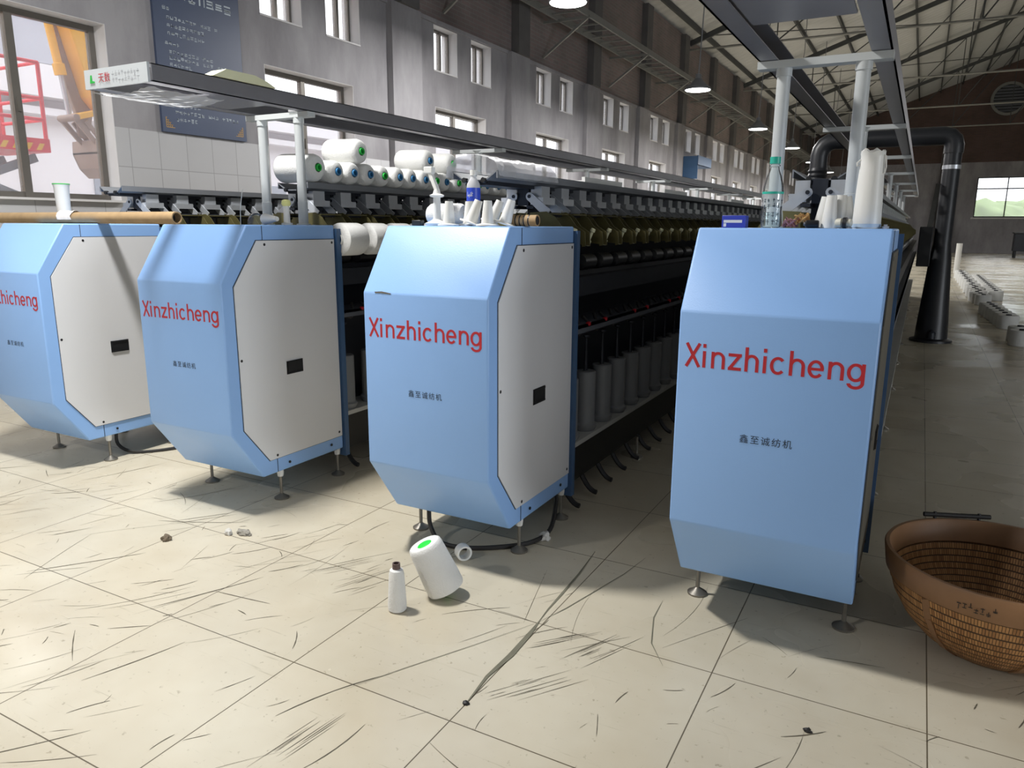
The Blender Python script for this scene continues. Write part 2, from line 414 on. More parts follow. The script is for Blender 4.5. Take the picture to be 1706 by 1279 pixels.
for i, h in enumerate(LW):
    y0, y1, z0, z1, k = h
    t = .055 if k == 'big' else .035
    fr = MB(); xf = XL - .19
    rv = .006
    fr.m(1)
    fr.b2(XL - .29, XL + .003, y0, y0 + rv, z0, z1).b2(XL - .29, XL + .003, y1 - rv, y1, z0, z1).b2(XL - .288, XL + .002, y0 + .001, y1 - .001, z1 - rv, z1 - .001)
    fr.b2(XL - .29, XL + (.06 if k == 'big' else .01), y0, y1, z0, z0 + .02)
    fr.m(0)
    a0, a1, c0, c1 = y0 + rv, y1 - rv, z0 + .02, z1 - rv
    fr.b2(xf - .03, xf + .03, a0, a0 + t, c0, c1).b2(xf - .03, xf + .03, a1 - t, a1, c0, c1)
    fr.b2(xf - .028, xf + .028, a0 + .002, a1 - .002, c0 + .001, c0 + t).b2(xf - .028, xf + .028, a0 + .002, a1 - .002, c1 - t, c1 - .001)
    mid = (a0 + a1) / 2 if k == 'big' else a0 + (a1 - a0) * .62
    fr.b2(xf - .035, xf + .035, mid - t * .62, mid + t * .62, c0 + .002, c1 - .002)
    if k == 'big': fr.b2(xf + .035, xf + .05, mid - .012, mid + .012, (c0 + c1) / 2 - .06, (c0 + c1) / 2 + .06)
    o = tag(fr.build('window_%d' % (i + 1), [M_frame, M_reveal], smooth=False), '%s metal framed window in the left wall' % ('large sliding' if k == 'big' else 'small high'), 'window', kind='structure')
    MB().b2(xf - .004, xf + .004, a0 + t, a1 - t, c0 + t, c1 - t).build('pane', M_pane, o, smooth=False)
for i, y0 in enumerate(bays):
    p0 = y0 + 2.35
    if 5 < p0 < 6: continue
    pm = MB().b2(XL, XL + .10, p0, p0 + .72, 0, 4.60)
    tag(pm.build('trim_%d' % (i + 1), M_plaster, smooth=False), 'grey plaster pier between the windows', 'pier', kind='structure')
    cm = MB().b2(XL, XL + .16, p0 + .16, p0 + .6, 4.60, 7.15)
    tag(cm.build('trim_%d' % (i + 41), M_conc, smooth=False), 'dark concrete column in the bare brick zone', 'column', kind='structure')
tag(MB().b2(XL, XL + .03, YN, YE, 4.56, 4.62).build('trim_80', M_plaster, smooth=False), 'ragged top edge of the wall plaster', 'trim', kind='structure')

wf = MB()
holed(wf, XL - .3, XR + .3, 0, 5.46, [(2.62, 7.4, 2.17, 4.57)], [(-1, 0)], lambda mb, a, b, c, d: mb.b2(a, b, YE, YE + .3, c, d))
wf.m(1); wf.prism([(XL - .3, YE, 5.46), (XR + .3, YE, 5.46), (XR + .3, YE, 7.22), (6, YE, 11.89), (XL - .3, YE, 7.22)], (0, .3, 0))
tag(wf.build('wall_far', [M_plaster, M_brickend], smooth=False), 'far end wall, white below and dark brick gable above', 'wall', kind='structure')
fw = MB()
for xx in (2.62, 4.2, 5.8, 7.34): fw.b2(xx, xx + .06, YE + .1, YE + .16, 2.17, 4.57)
for zz in (2.17, 3.85, 4.51): fw.b2(2.63, 7.39, YE + .105, YE + .155, zz, zz + .07)
fw.m(1).b2(2.5, 7.5, YE - .12, YE + .3, 2.08, 2.17)
o = tag(fw.build('window_90', [M_black, M_reveal], smooth=False), 'wide dark barred window in the far end wall', 'window', kind='structure')
MB().b2(2.66, 7.36, YE + .125, YE + .135, 2.2, 4.55).build('pane', M_pane, o, smooth=False)
for i, (x0, x1) in enumerate(((-4.6, -4.0), (.55, 1.15), (8.4, 9.0))):
    tag(MB().b2(x0, x1, YE - .3, YE, 0, 7.0).build('trim_%d' % (91 + i), M_conc, smooth=False), 'dark column standing against the far end wall', 'column', kind='structure')
wr = MB(); holed(wr, YN, YE, 0, 7.2, [(-6.5, .5, 0, 4.7)], [(-1, 0)], lambda mb, a, b, c, d: mb.b2(XR, XR + .3, a, b, c, d))  # wide opening added around the fill light, not a known doorway
tag(wr.build('wall_right', M_plaster, smooth=False), 'right side wall of the hall with an added wide opening', 'wall', kind='structure')
wn = MB(); holed(wn, XL - .3, XR + .3, 0, 7.1, [], [(-1, 0)], lambda mb, a, b, c, d: mb.b2(a, b, YN - .3, YN, c, d))
wn.prism([(XL - .3, YN - .3, 7.1), (XR + .3, YN - .3, 7.1), (6, YN - .3, 11.7)], (0, .3, 0))
tag(wn.build('wall_near', M_plaster, smooth=False), 'near end wall of the hall', 'wall', kind='structure')
# corrugated roof sheet
M_sheet = mat('grey_roof_sheet', (182, 183, 183), .6, .0, var=.12, scale=.7)
ce = MB(); N = int((YE + .3 - YN + .3) / .1)
for (xa, xb) in ((XL - .5, 6), (6, XR + .5)):
    vs = []
    for i in range(N + 1):
        y = YN - .3 + i * .1; dz = (0, .035, .035, 0)[i % 4] if True else 0
        for x in (xa, xb): vs.append((x, y, roof_z(x) + .13 + dz))
    ce.add(vs, [(2 * i, 2 * i + 1, 2 * i + 3, 2 * i + 2) for i in range(N)])
tag(ce.build('ceiling', M_sheet, smooth=False), 'grey corrugated sheet roof seen from below', 'roof', kind='structure')
k = 0
for x in [XL + .35 + 1.12 * i for i in range(12)]:
    z = roof_z(x)
    o = MB().b2(x - .03, x + .03, YN, YE, z - .03, z + .13).build('roof_purlin', M_roofsteel, smooth=False)
    tag(o, 'dark steel roof purlin, %s one up from the left eave' % ordn(k), 'purlin', 'roof purlins'); k += 1
for k, y in enumerate([.5, 8.5, 16.5, 24.5, 32.5, 40.5, 48.5]):
    t = thing('roof_truss', 'grey rod roof truss with tie bar, %s from the camera end' % ordn(k), 'truss', (0, y, 6.9), 'roof trusses')
    for sx in (1,):
        MB().bar((XL, 0, roof_z(XL) - .12 - 6.9), (6, 0, roof_z(6) - .12 - 6.9), .09, .16).build('rafter', M_roofsteel, t, smooth=False)
        MB().bar((6, 0, roof_z(6) - .12 - 6.9), (XR, 0, roof_z(XR) - .12 - 6.9), .09, .16).build('rafter', M_roofsteel, t, smooth=False)
    MB().cyl((XL, 0, 0), (XR, 0, 0), .035, n=8).build('tie_bar', M_roofrod, t)
    px = [-4.4, -1.8, .8, 3.4, 6, 8.6, 11.2, 13.8, 16.4]
    for i, x in enumerate(px):
        zt = roof_z(x) - .2 - 6.9
        MB().cyl((x, 0, 0), (x, 0, zt), .018, n=6).build('hanger_rod', M_roofsteel, t)
        nx = x + 2.6 if x < 6 else x - 2.6
        if x != 6: MB().cyl((x, 0, 0), (nx, 0, roof_z(nx) - .2 - 6.9), .022, n=6).build('web_rod', M_roofsteel, t)
    if y < 48:   # wind bracing rods in the roof plane
        for a, b in ((-6.5, -2.2), (-2.2, 2.1)):
            MB().cyl((a, .1, roof_z(a) - .08 - 6.9), (b, 7.9, roof_z(b) - .08 - 6.9), .018, n=6).build('brace_rod', M_roofsteel, t)

# yard outside the left windows
g = MB().b2(-60, XL - .3, -30, 90, -.22, -.02)
tag(g.build('ground', M_ground, smooth=False), 'pale yard outside the windows', 'ground', kind='structure')
g2 = MB().b2(XL - .3, 60, YE + .3, 110, -.22, -.02)
tag(g2.build('ground_far', mat('green_bank', (120, 140, 90), .9, var=.5, scale=.4), smooth=False), 'green ground beyond the far end wall', 'ground', kind='structure')
hb = thing('neighbour_building', 'long white building with grey sheet roof across the yard', 'building', (-17, 20, 0))
fm = MB().b2(-.2, 0, -45, 60, 0, 4.1); fm.build('facade', M_facade, hb, smooth=False)
fm = MB().b2(0, .5, -45, 60, 4.1, 4.75).b2(0, .35, -45, 60, 3.75, 3.9); fm.build('fascia', M_facade, hb, smooth=False)
fm = MB(); fm.add([(.5, -45, 4.76), (.5, 60, 4.76), (-6, 60, 6.1), (-6, -45, 6.1)], [(0, 1, 2, 3)]); fm.add([(.5, -45, 4.75), (.5, 60, 4.75), (-6, 60, 6.09), (-6, -45, 6.09)], [(3, 2, 1, 0)])
fm.build('roof', M_greyroof, hb, smooth=False)
fm = MB().prism([(-.2, -45, 4.76), (-6, -45, 7.9), (-6.2, -45, 7.9), (-6.2, -45, 4.76)], (0, 41.5, 0)); fm.build('upper_roof', M_greyroof, hb, smooth=False)
for yy in (-9, -4.5, 0, 4.5, 9):
    fm = MB().b2(0, .04, yy, yy + 1.5, 1.2, 2.6); fm.build('window', mat('far_window', (150, 156, 168), .3, var=.1), hb, smooth=False)

# excavator whose arm and bucket show through the first window
ex = thing('excavator', 'yellow excavator with muddy bucket hanging outside the left window', 'excavator', (-11, 0, 0))
def yz(pts, x): return [(x, p[0], p[1]) for p in pts]
MB().prism(yz([(6.68, 5.5), (7.12, 5.6), (7.27, 4.3), (7.42, 3.33), (7.28, 3.12), (7.12, 3.3), (6.86, 4.3)], -.17), (.34, 0, 0)).build('stick', M_yellow, ex, bevel=.02)
MB().prism(yz([(6.70, 4.9), (6.82, 4.9), (7.03, 3.75), (7.30, 3.14), (7.18, 2.72), (7.04, 2.75), (7.02, 3.1), (6.90, 3.5), (6.80, 4.3)], -.17), (.07, 0, 0)).build('stick_plate', M_mud, ex, bevel=.01)
o = MB().lathe((0, 6.60, 4.9), (0, 6.80, 3.55), [(0, .045), (.45, .045), (.46, .075), (.56, .075), (.57, .055), (1.2, .055), (1.21, .08), (1.36, .08)], 14).build('bucket_cylinder', M_yellow, ex)
MB().cyl((0, 6.80, 3.56), (0, 6.86, 2.99), .035, n=12).build('piston_rod', M_light, o)
lk = MB()
for sx in (-.16, .16):
    lk.bar((sx, 6.84, 2.96), (sx, 7.14, 2.62), .03, .07)
    lk.bar((sx, 7.0, 2.95), (sx, 7.22, 2.66), .03, .06)
lk.cyl((-.2, 6.84, 2.98), (.2, 6.84, 2.98), .05, n=10)
lk.build('linkage', M_mud, ex)
MB().bar((0, 6.84, 2.98), (0, 7.30, 3.12), .3, .08).build('link_arm', M_yellow, ex, bevel=.01)
bk = MB(); bp = [(y_ + .14, z_) for y_, z_ in [(6.95, 2.66), (7.1, 2.70), (7.45, 2.72), (7.75, 2.70), (7.80, 2.35), (7.68, 2.20), (7.15, 2.17), (7.02, 2.3), (6.94, 2.5)]]
bk.prism(yz(bp, -.38), (.03, 0, 0)).prism(yz(bp, .35), (.03, 0, 0))
for a, b in zip(bp[4:] + bp[:1], bp[5:] + bp[:2]): bk.bar((0, a[0], a[1]), (0, b[0], b[1]), .72, .04) if False else bk.prism([(-.38, a[0], a[1]), (-.38, b[0], b[1]), (-.38, b[0], b[1] + .03), (-.38, a[0], a[1] + .03)], (.76, 0, 0))
bk.prism(yz([(7.14, 2.32), (7.92, 2.30), (7.82, 2.17), (7.29, 2.14)], .33), (.07, 0, 0))
bk.build('bucket', M_mud, ex, bevel=.008)
MB().prism(yz([(6.5, 5.6), (7.1, 5.5), (7.0, 5.2), (4.0, 6.1), (1.0, 2.0), (.5, 2.0), (.6, 2.6), (3.5, 6.7), (4.2, 6.7)], -.22), (.44, 0, 0)).build('boom', M_yellow, ex, bevel=.02)
MB().b2(-1.3, 1.3, -2.6, 1.2, 1.05, 2.0).build('engine_house', M_yellow, ex, bevel=.05)
MB().prism(yz([(-.6, 2.0), (1.2, 2.0), (1.1, 2.9), (.8, 3.3), (-.6, 3.3)], -1.3), (1.0, 0, 0)).build('cab', M_yellow, ex, bevel=.03)
for sx in (-1.3, .8):
    MB().prism(yz([(-2.2, .15), (-1.9, 0), (1.6, 0), (1.95, .15), (1.95, .75), (1.6, .95), (-1.9, .95), (-2.2, .75)], sx), (.5, 0, 0)).build('track', M_black, ex, bevel=.02)
MB().cyl((0, -.2, .5), (0, -.2, 1.06), .7, n=20).build('slew_ring', M_dark, ex)

lf = thing('scissor_lift', 'bright red scissor lift platform outside the left window', 'lift', (-10.2, 4.9, 0))
p = MB().b2(-.5, .5, -.9, .86, 2.36, 2.52); p.build('platform', M_redp, lf, smooth=False)
rl = MB()
for yy in (-.88, -.3, .3, .84):
    for xx in (-.46, .46): rl.cyl((xx, yy, 2.5), (xx, yy, 3.42), .025, n=8)
for zz in (2.75, 3.0, 3.42):
    for xx in (-.46, .46): rl.cyl((xx, -.88, zz), (xx, .84, zz), .022, n=8)
    for yy in (-.88, .84): rl.cyl((-.46, yy, zz), (.46, yy, zz), .022, n=8)
rl.build('guard_rail', M_redp, lf)
hz = MB()
for i in range(12): hz.prism([(.503, -.86 + i * .14, 2.38), (.503, -.80 + i * .14, 2.38), (.503, -.75 + i * .14, 2.46), (.503, -.81 + i * .14, 2.46)], (.004, 0, 0))
hz.build('hazard_stripe', M_yellow, lf, smooth=False)
scs = MB()
for zz in (.5, 1.1, 1.7):
    for xx in (-.35, .35): scs.bar((xx, -.75, zz), (xx, .75, zz + .6), .05, .1).bar((xx + .06, .75, zz), (xx + .06, -.75, zz + .6), .05, .1)
scs.build('scissor_arms', M_mid, lf, smooth=False)
MB().b2(-.45, .45, -.9, .9, .15, .55).build('chassis', M_redp, lf, smooth=False)
for xx in (-.4, .4):
    for yy in (-.65, .65): MB().cyl((xx - .06, yy, .17), (xx + .06, yy, .17), .19, n=16).build('wheel', M_rubber, lf)

# ------------------------------------------------------------------ pendant lamps with their own light
def lamp(i, x, y, z, label, cordtilt=.15, watts=200):
    t = thing('pendant_lamp', label, 'lamp', (x, y, z), 'high bay pendant lamps')
    MB().lathe((0, 0, 0), (0, 0, 1), [(0, .25), (.012, .255), (.03, .25), (.12, .14), (.2, .075), (.21, .06), (.29, .055), (.3, .03)], 28).build('lamp_shade', M_lamp, t)
    MB().lathe((0, 0, -.012), (0, 0, 1), [(0, .2), (.006, .235), (.0125, .24)], 28).build('diffuser', M_glow, t)
    zr = roof_z(x) - z
    MB().tube([(0, 0, .29), (.01, 0, .5), (cordtilt * .25, .02, zr * .4), (cordtilt, 0, zr * .7), (cordtilt, 0, zr + .35 * cordtilt + .15)], .012, 6).build('cord', M_lamp, t)
    l = bpy.data.lights.new('lamp_light', 'AREA'); l.shape = 'DISK'; l.size = .42; l.energy = watts; l.color = (1, .985, .965)
    o = bpy.data.objects.new('lamp_light', l); COL.objects.link(o); o.parent = t; o.location = (0, 0, -.03)
lamp(0, -3.4, 1.9, 4.6, 'pendant lamp hanging above the machine ends, nearest the camera', watts=LAMP_W)
lamp(9, -4.2, -3.6, 4.6, 'pendant lamp hanging behind the camera position', watts=130)
for i, (x, y) in enumerate(((-4.35, 9.5), (-4.12, 15.1), (-4.16, 21.4), (-4.05, 26.6), (-4.1, 32.2), (-4.1, 37.8), (-4.1, 43.4))):
    lamp(i, x, y, 4.33 - min(i, 1) * .24 - max(0, i - 1) * .03, 'grey pendant lamp over the machine rows, %s one in view from the camera' % ordn(i))
for i, y in enumerate((24.5, 32.5, 40.5)):
    lamp(i, 6.0, y, 5.0, 'added fill lamp over the open floor right of the machines, %s from the camera end' % ordn(i), cordtilt=0, watts=130)  # unseen lamps added to brighten the far floor on the right

# ladder tray along the left wall
lt = thing('cable_ladder', 'long grey cable ladder on brackets along the brick top of the left wall', 'cable ladder', (-6.35, 0, 5.46))
for xx in (-.32, .32): MB().b2(xx - .02, xx + .02, 6, 54, -.06, .06).build('side_rail', M_roofrod, lt, smooth=False)
rg = MB().b2(-.3, .3, -.02, .02, -.03, .0).build('rung', M_roofrod, lt, (0, 6.3, 0), smooth=False)
for i in range(1, 96): link_copy(rg, lt, (0, 6.3 + i * .5, 0))
bm = MB().bar((-.62, 0, -.06), (.36, 0, -.06), .04, .05).bar((-.62, 0, -.7), (.3, 0, -.08), .04, .04).build('bracket', M_roofrod, lt, (0, 7.0, 0), smooth=False)
for i in range(1, 14): link_copy(bm, lt, (0, 7.0 + 3.55 * i, 0))

# ------------------------------------------------------------------ wall poster
ps = thing('wall_poster', 'tall navy poster with pale lettering on the tiled left wall between windows', 'poster', (-6.98, 5.86, 2.43))
MB().b2(-.018, .012, -.545, .55, 0, 1.95).build('board', M_poster, ps, smooth=False)
def glyph(mb, y, z, s, x):
    # small blurred-looking character made of short strokes
    n = random.choice([3, 4, 4, 5])
    for i in range(n):
        if random.random() < .55:
            zz = z + random.uniform(-.42, .42) * s; a = random.uniform(.25, .45) * s
            mb.add([(x, y - a, zz - .07 * s), (x, y + a, zz - .07 * s), (x, y + a, zz + .07 * s), (x, y - a, zz + .07 * s)], [(0, 1, 2, 3)])
        else:
            yy = y + random.uniform(-.38, .38) * s; a = random.uniform(.25, .45) * s
            mb.add([(x, yy - .05 * s, z - a), (x, yy + .05 * s, z - a), (x, yy + .05 * s, z + a), (x, yy - .05 * s, z + a)], [(0, 1, 2, 3)])
tl = MB()
for i in range(7): glyph(tl, -.30 + i * .115, 1.36, .11, .0135)
for (z, ind, n) in ((1.21, .08, 2), (1.12, .12, 14), (1.045, .12, 10), (.97, .12, 10), (.87, .08, 4), (.79, .12, 13), (.735, .12, 17), (.67, .12, 6), (.38, .14, 4), (.275, .14, 7), (.205, .14, 18), (.135, .14, 6)):
    for i in range(n):
        if n > 10 and i in (8, 12): continue
        glyph(tl, -.50 + ind + i * .046, z, .043, .0135)
tl.build('lettering', M_pletter, ps, smooth=False)
for sgn in (-1, 1):
    om = MB()
    for i in range(5):
        om.b2(.0122, .0135, min(sgn * .5, sgn * (.5 - .012 - i * .022)), max(sgn * .5, sgn * (.5 - .012 - i * .022)), .14 - i * .024, .148 - i * .024)
        om.b2(.0122, .0135, sgn * (.5 - i * .022) - .004, sgn * (.5 - i * .022) + .004, .05, .148 - i * .024)
    om.build('corner_ornament', M_gold, ps, smooth=False)
tag(MB().b2(XL + .02, XL + .5, 24.3, 26.0, 3.42, 3.44).b2(XL + .02, XL + .5, 24.3, 24.33, 3.0, 3.7).b2(XL + .47, XL + .5, 24.3, 26.0, 3.42, 3.72).build('blue_awning', M_darkblue, smooth=False),
    'blue sheet metal awning on the left wall above a far window', 'awning')

# ------------------------------------------------------------------ twisting machines
W, ZT, Z1, Z2, ZB, DT, DB, DEP = .632, 1.4975, 1.214, .442, .168, .185, .194, .826
PITCH = .24; Y0 = .95
hw = W / 2
def profile(x): return [(x, DT, ZT), (x, 0, Z1), (x, 0, Z2), (x, DB, ZB), (x, DEP, ZB), (x, DEP, ZT)]
def cabinet_mesh():
    mb = MB(); mb.prism(profile(-hw), (W, 0, 0))
    return mb
sm_ = {}
def shared(key, fn, name, mats, parent, loc=(0, 0, 0), bevel=0, smooth=True):
    if key not in sm_:
        o = fn().build(name, mats, parent, loc, bevel, smooth); sm_[key] = o; return o
    c = sm_[key].copy(); COL.objects.link(c); c.parent = parent; c.location = loc
    return c
def word_mesh():
    mb = MB(); T = .0108; XH, CH = .058, .083; dy = [0.0]
    def seg(p, q, t=T):
        d = Vector((q[0] - p[0], q[1] - p[1])).normalized(); n = Vector((-d.y, d.x)) * t / 2
        a, b = Vector(p), Vector(q)
        dy[0] -= .00002; mb.prism([(v.x, .001, v.y) for v in (a + n, a - n, b - n, b + n)], (0, dy[0] - .001, 0))
    def arc(cx, cy, rx, ry, a0, a1, t=T, n=14):
        vs = []; dy[0] -= .00002
        for k in range(n + 1):
            a = radians(a0 + (a1 - a0) * k / n)
            vs += [(cx + rx * cos(a), dy[0], cy + ry * sin(a)), (cx + (rx - t) * cos(a), dy[0], cy + (ry - t * .9) * sin(a))]
        q = 2 * (n + 1); bk = [(v[0], .001, v[2]) for v in vs]
        mb.add(vs + bk, [(2 * k, 2 * k + 1, 2 * k + 3, 2 * k + 2) for k in range(n)] + [(2 * k, 2 * k + 2, q + 2 * k + 2, q + 2 * k) for k in range(n)] + [(2 * k + 1, q + 2 * k + 1, q + 2 * k + 3, 2 * k + 3) for k in range(n)] + [(0, q, q + 1, 1), (2 * n, 2 * n + 1, q + 2 * n + 1, q + 2 * n)])
    h = T / 2
    def X(x0, x1): seg((x0 + h, 0), (x1 - h, CH)); seg((x0 + h, CH), (x1 - h, 0))
    def I(x0, x1):
        c = (x0 + x1) / 2; seg((c, 0), (c, XH)); seg((c, CH - .013), (c, CH))
    def N(x0, x1, top=XH):
        seg((x0 + h, 0), (x0 + h, top)); c = (x0 + x1) / 2
        arc(c, XH - (x1 - x0) / 2, (x1 - x0) / 2, (x1 - x0) / 2 + .001, 0, 172); seg((x1 - h, 0), (x1 - h, XH - (x1 - x0) / 2))
    def Z(x0, x1): seg((x0, h), (x1, h)); seg((x0, XH - h), (x1, XH - h)); seg((x0 + h, h), (x1 - h, XH - h))
    def C(x0, x1): arc((x0 + x1) / 2, XH / 2, (x1 - x0) / 2, XH / 2 + .001, 42, 318, n=22)
    def E(x0, x1): arc((x0 + x1) / 2, XH / 2, (x1 - x0) / 2, XH / 2 + .001, 0, 322, n=24); seg((x0 + h, XH / 2), (x1 - .001, XH / 2), T * .85)
    def G(x0, x1):
        arc((x0 + x1) / 2 - .001, XH / 2, (x1 - x0) / 2, XH / 2 + .001, 0, 360, n=26); seg((x1 - h, -.008), (x1 - h, XH))
        arc((x0 + x1) / 2, -.004, (x1 - x0) / 2, .021, 190, 360)
    X(.026, .082); I(.087, .1); N(.118, .165); Z(.176, .22); N(.231, .277, CH); I(.288, .304); C(.313, .364); N(.374, .423, CH); E(.431, .481); N(.493, .541); G(.55, .602)
    return mb
def panel_fn(s):
    def f():
        P = [(.238, 1.418), (.076, 1.192), (.079, .455), (.24, .25), (.815, .25), (.815, 1.418)]
        def off(P, d):
            c = (.45, .83); return [((p[0] - c[0]) * (1 + d) + c[0], (p[1] - c[1]) * (1 + d * .75) + c[1]) for p in P]
        mb = MB(); x = s * hw
        mb.m(0).prism([(x, a, b) for a, b in P], (s * .006, 0, 0))
        mb.m(1).prism([(x, a, b) for a, b in off(P, .008)], (s * .002, 0, 0))
        mb.b2(x - .001 if s > 0 else x - .002, x + .002 if s > 0 else x + .001, .281, .284, 1.42, 1.492)
        mb.b2(x - .001 if s > 0 else x - .002, x + .002 if s > 0 else x + .001, .292, .295, .172, .25)
        return mb
    return f
def screw_fn():
    return MB().cyl((0, 0, 0), (.004, 0, 0), .0075, n=10)
def latch_fn():
    mb = MB(); mb.b2(.0, .004, -.06, .06, -.036, .036); mb.b2(.004, .008, -.055, .055, .026, .033)
    mb.b2(.004, .008, -.055, .055, -.033, -.026); mb.b2(.004, .008, -.055, -.048, -.033, .033); return mb
def foot_fn():
    return MB().lathe((0, 0, 0), (0, 0, 1), [(0, .04), (.008, .041), (.02, .022), (.03, .0085), (.14, .0085)], 16)
def foot_nut_fn():
    return MB().lathe((0, 0, .13), (0, 0, 1.13), [(0, .016), (.02, .019), (.04, .019)], 8)
def frame_fn():
    mb = MB()
    for s in (-1, 1):
        mb.b2(s * .30 - .035, s * .30 + .035, DEP, DEP + .035, .12, ZT - .02)
    mb.b2(-.3, .3, DEP, DEP + .035, 1.36, 1.46).b2(-.3, .3, DEP, DEP + .035, .14, .24); return mb
def cradle_fn(s):
    def f():
        mb = MB()
        def link(y):
            x0, z0, x1, z1 = s * .045, 1.645, s * .15, 1.56
            d = Vector((x1 - x0, 0, z1 - z0)).normalized(); n = Vector((-d.z, 0, d.x)); r = .02
            poly = []
            for k in range(7):
                a = pi / 2 + pi * k / 6; poly.append(Vector((x0, y, z0)) + n * r * sin(a) + d * r * cos(a))
            for k in range(2):
                poly.append(Vector((x1, y, z1)) + n * r * (-1 if k == 0 else 1) * 1.15)
            mb.m(0).prism(poly, (0, .007, 0))
            mb.m(1).cyl((x0, y - .004, z0), (x0, y + .012, z0), .009, n=10)
        link(-.075); link(.068)
        mb.m(0).b2(s * .07 - .03, s * .07 + .03, -.048, .048, 1.635, 1.695).b2(s * .085 - .035, s * .085 + .035, -.07, .07, 1.605, 1.64)
        mb.m(1).b2(s * .05 - .02, s * .05 + .02, -.075, .075, 1.585, 1.60)
        mb.m(1).cyl((s * .15, -.07, 1.555), (s * .15, .07, 1.555), .012, n=8)
        return mb
    return f
def bracket_fn(s):
    def f():
        mb = MB(); P = [(.06, 1.565), (.15, 1.570), (.20, 1.545), (.235, 1.50), (.285, 1.47), (.29, 1.40), (.27, 1.395), (.262, 1.44), (.225, 1.455), (.19, 1.495), (.13, 1.485), (.11, 1.42), (.085, 1.42), (.06, 1.47)]
        mb.prism([(s * a, .085, b) for a, b in P], (0, .005, 0))
        mb.prism([(s * a, -.095, b) for a, b in P[:6] + P[-2:]], (0, .005, 0))
        mb.b2(min(s * .1, s * .19), max(s * .1, s * .19), -.09, .09, 1.555, 1.562)
        return mb
    return f
def holder_fn(s):
    return lambda: MB().lathe((s * .225, .01, 1.40), (s * .27, .01, 1.50), [(0, .01), (.004, .018), (.03, .016), (.034, .009), (.075, .008), (.08, .014), (.095, .012)], 10)
def pillar_fn():
    return MB().b2(-.045, .045, .082, .158, 1.44, 1.70).b2(-.03, .03, -.055, -.045, 1.6, 1.70)
def roller_fn(s):
    return lambda: MB().lathe((s * .225, -.085, 1.315), (s * .225, 1, 1.315), [(0, .012), (.01, .04), (.16, .04), (.17, .012)], 14)
def pot_fn(s):
    def f():
        mb = MB(); mb.lathe((s * .245, 0, .385), (s * .245, 0, 2), [(0, .058), (.02, .068), (.035, .068), (.045, .058), (.05, .057), (.33, .057), (.335, .053), (.335, .04)], 18); return mb
    return f
def spindle_fn(s):
    return lambda: MB().lathe((s * .245, 0, .72), (s * .245, 0, 2), [(0, .012), (.18, .006), (.19, .02), (.2, .02), (.205, .004)], 8)
def hose_fn(s):
    def f():
        pts = [(s * (.25 + .055 * sin(a * pi / 8)), -.08 + .16 * a / 8, 1.03 - .075 * sin(pi * a / 8)) for a in range(9)]
        return MB().tube(pts, .009, 6)
    return f
def knob_fn(s):
    return lambda: MB().lathe((s * .30, .1, 1.0), (s * 2, .1, 1.0), [(0, .007), (.012, .012), (.022, .010), (.024, .002)], 8)
def pedal_fn(s):
    def f():
        pts = [(s * (.24 + .10 * k / 6), -.02, .02 + .10 * (1 - k / 6) ** 2 + .012) for k in range(7)]
        return MB().tube(pts, .014, 6)
    return f

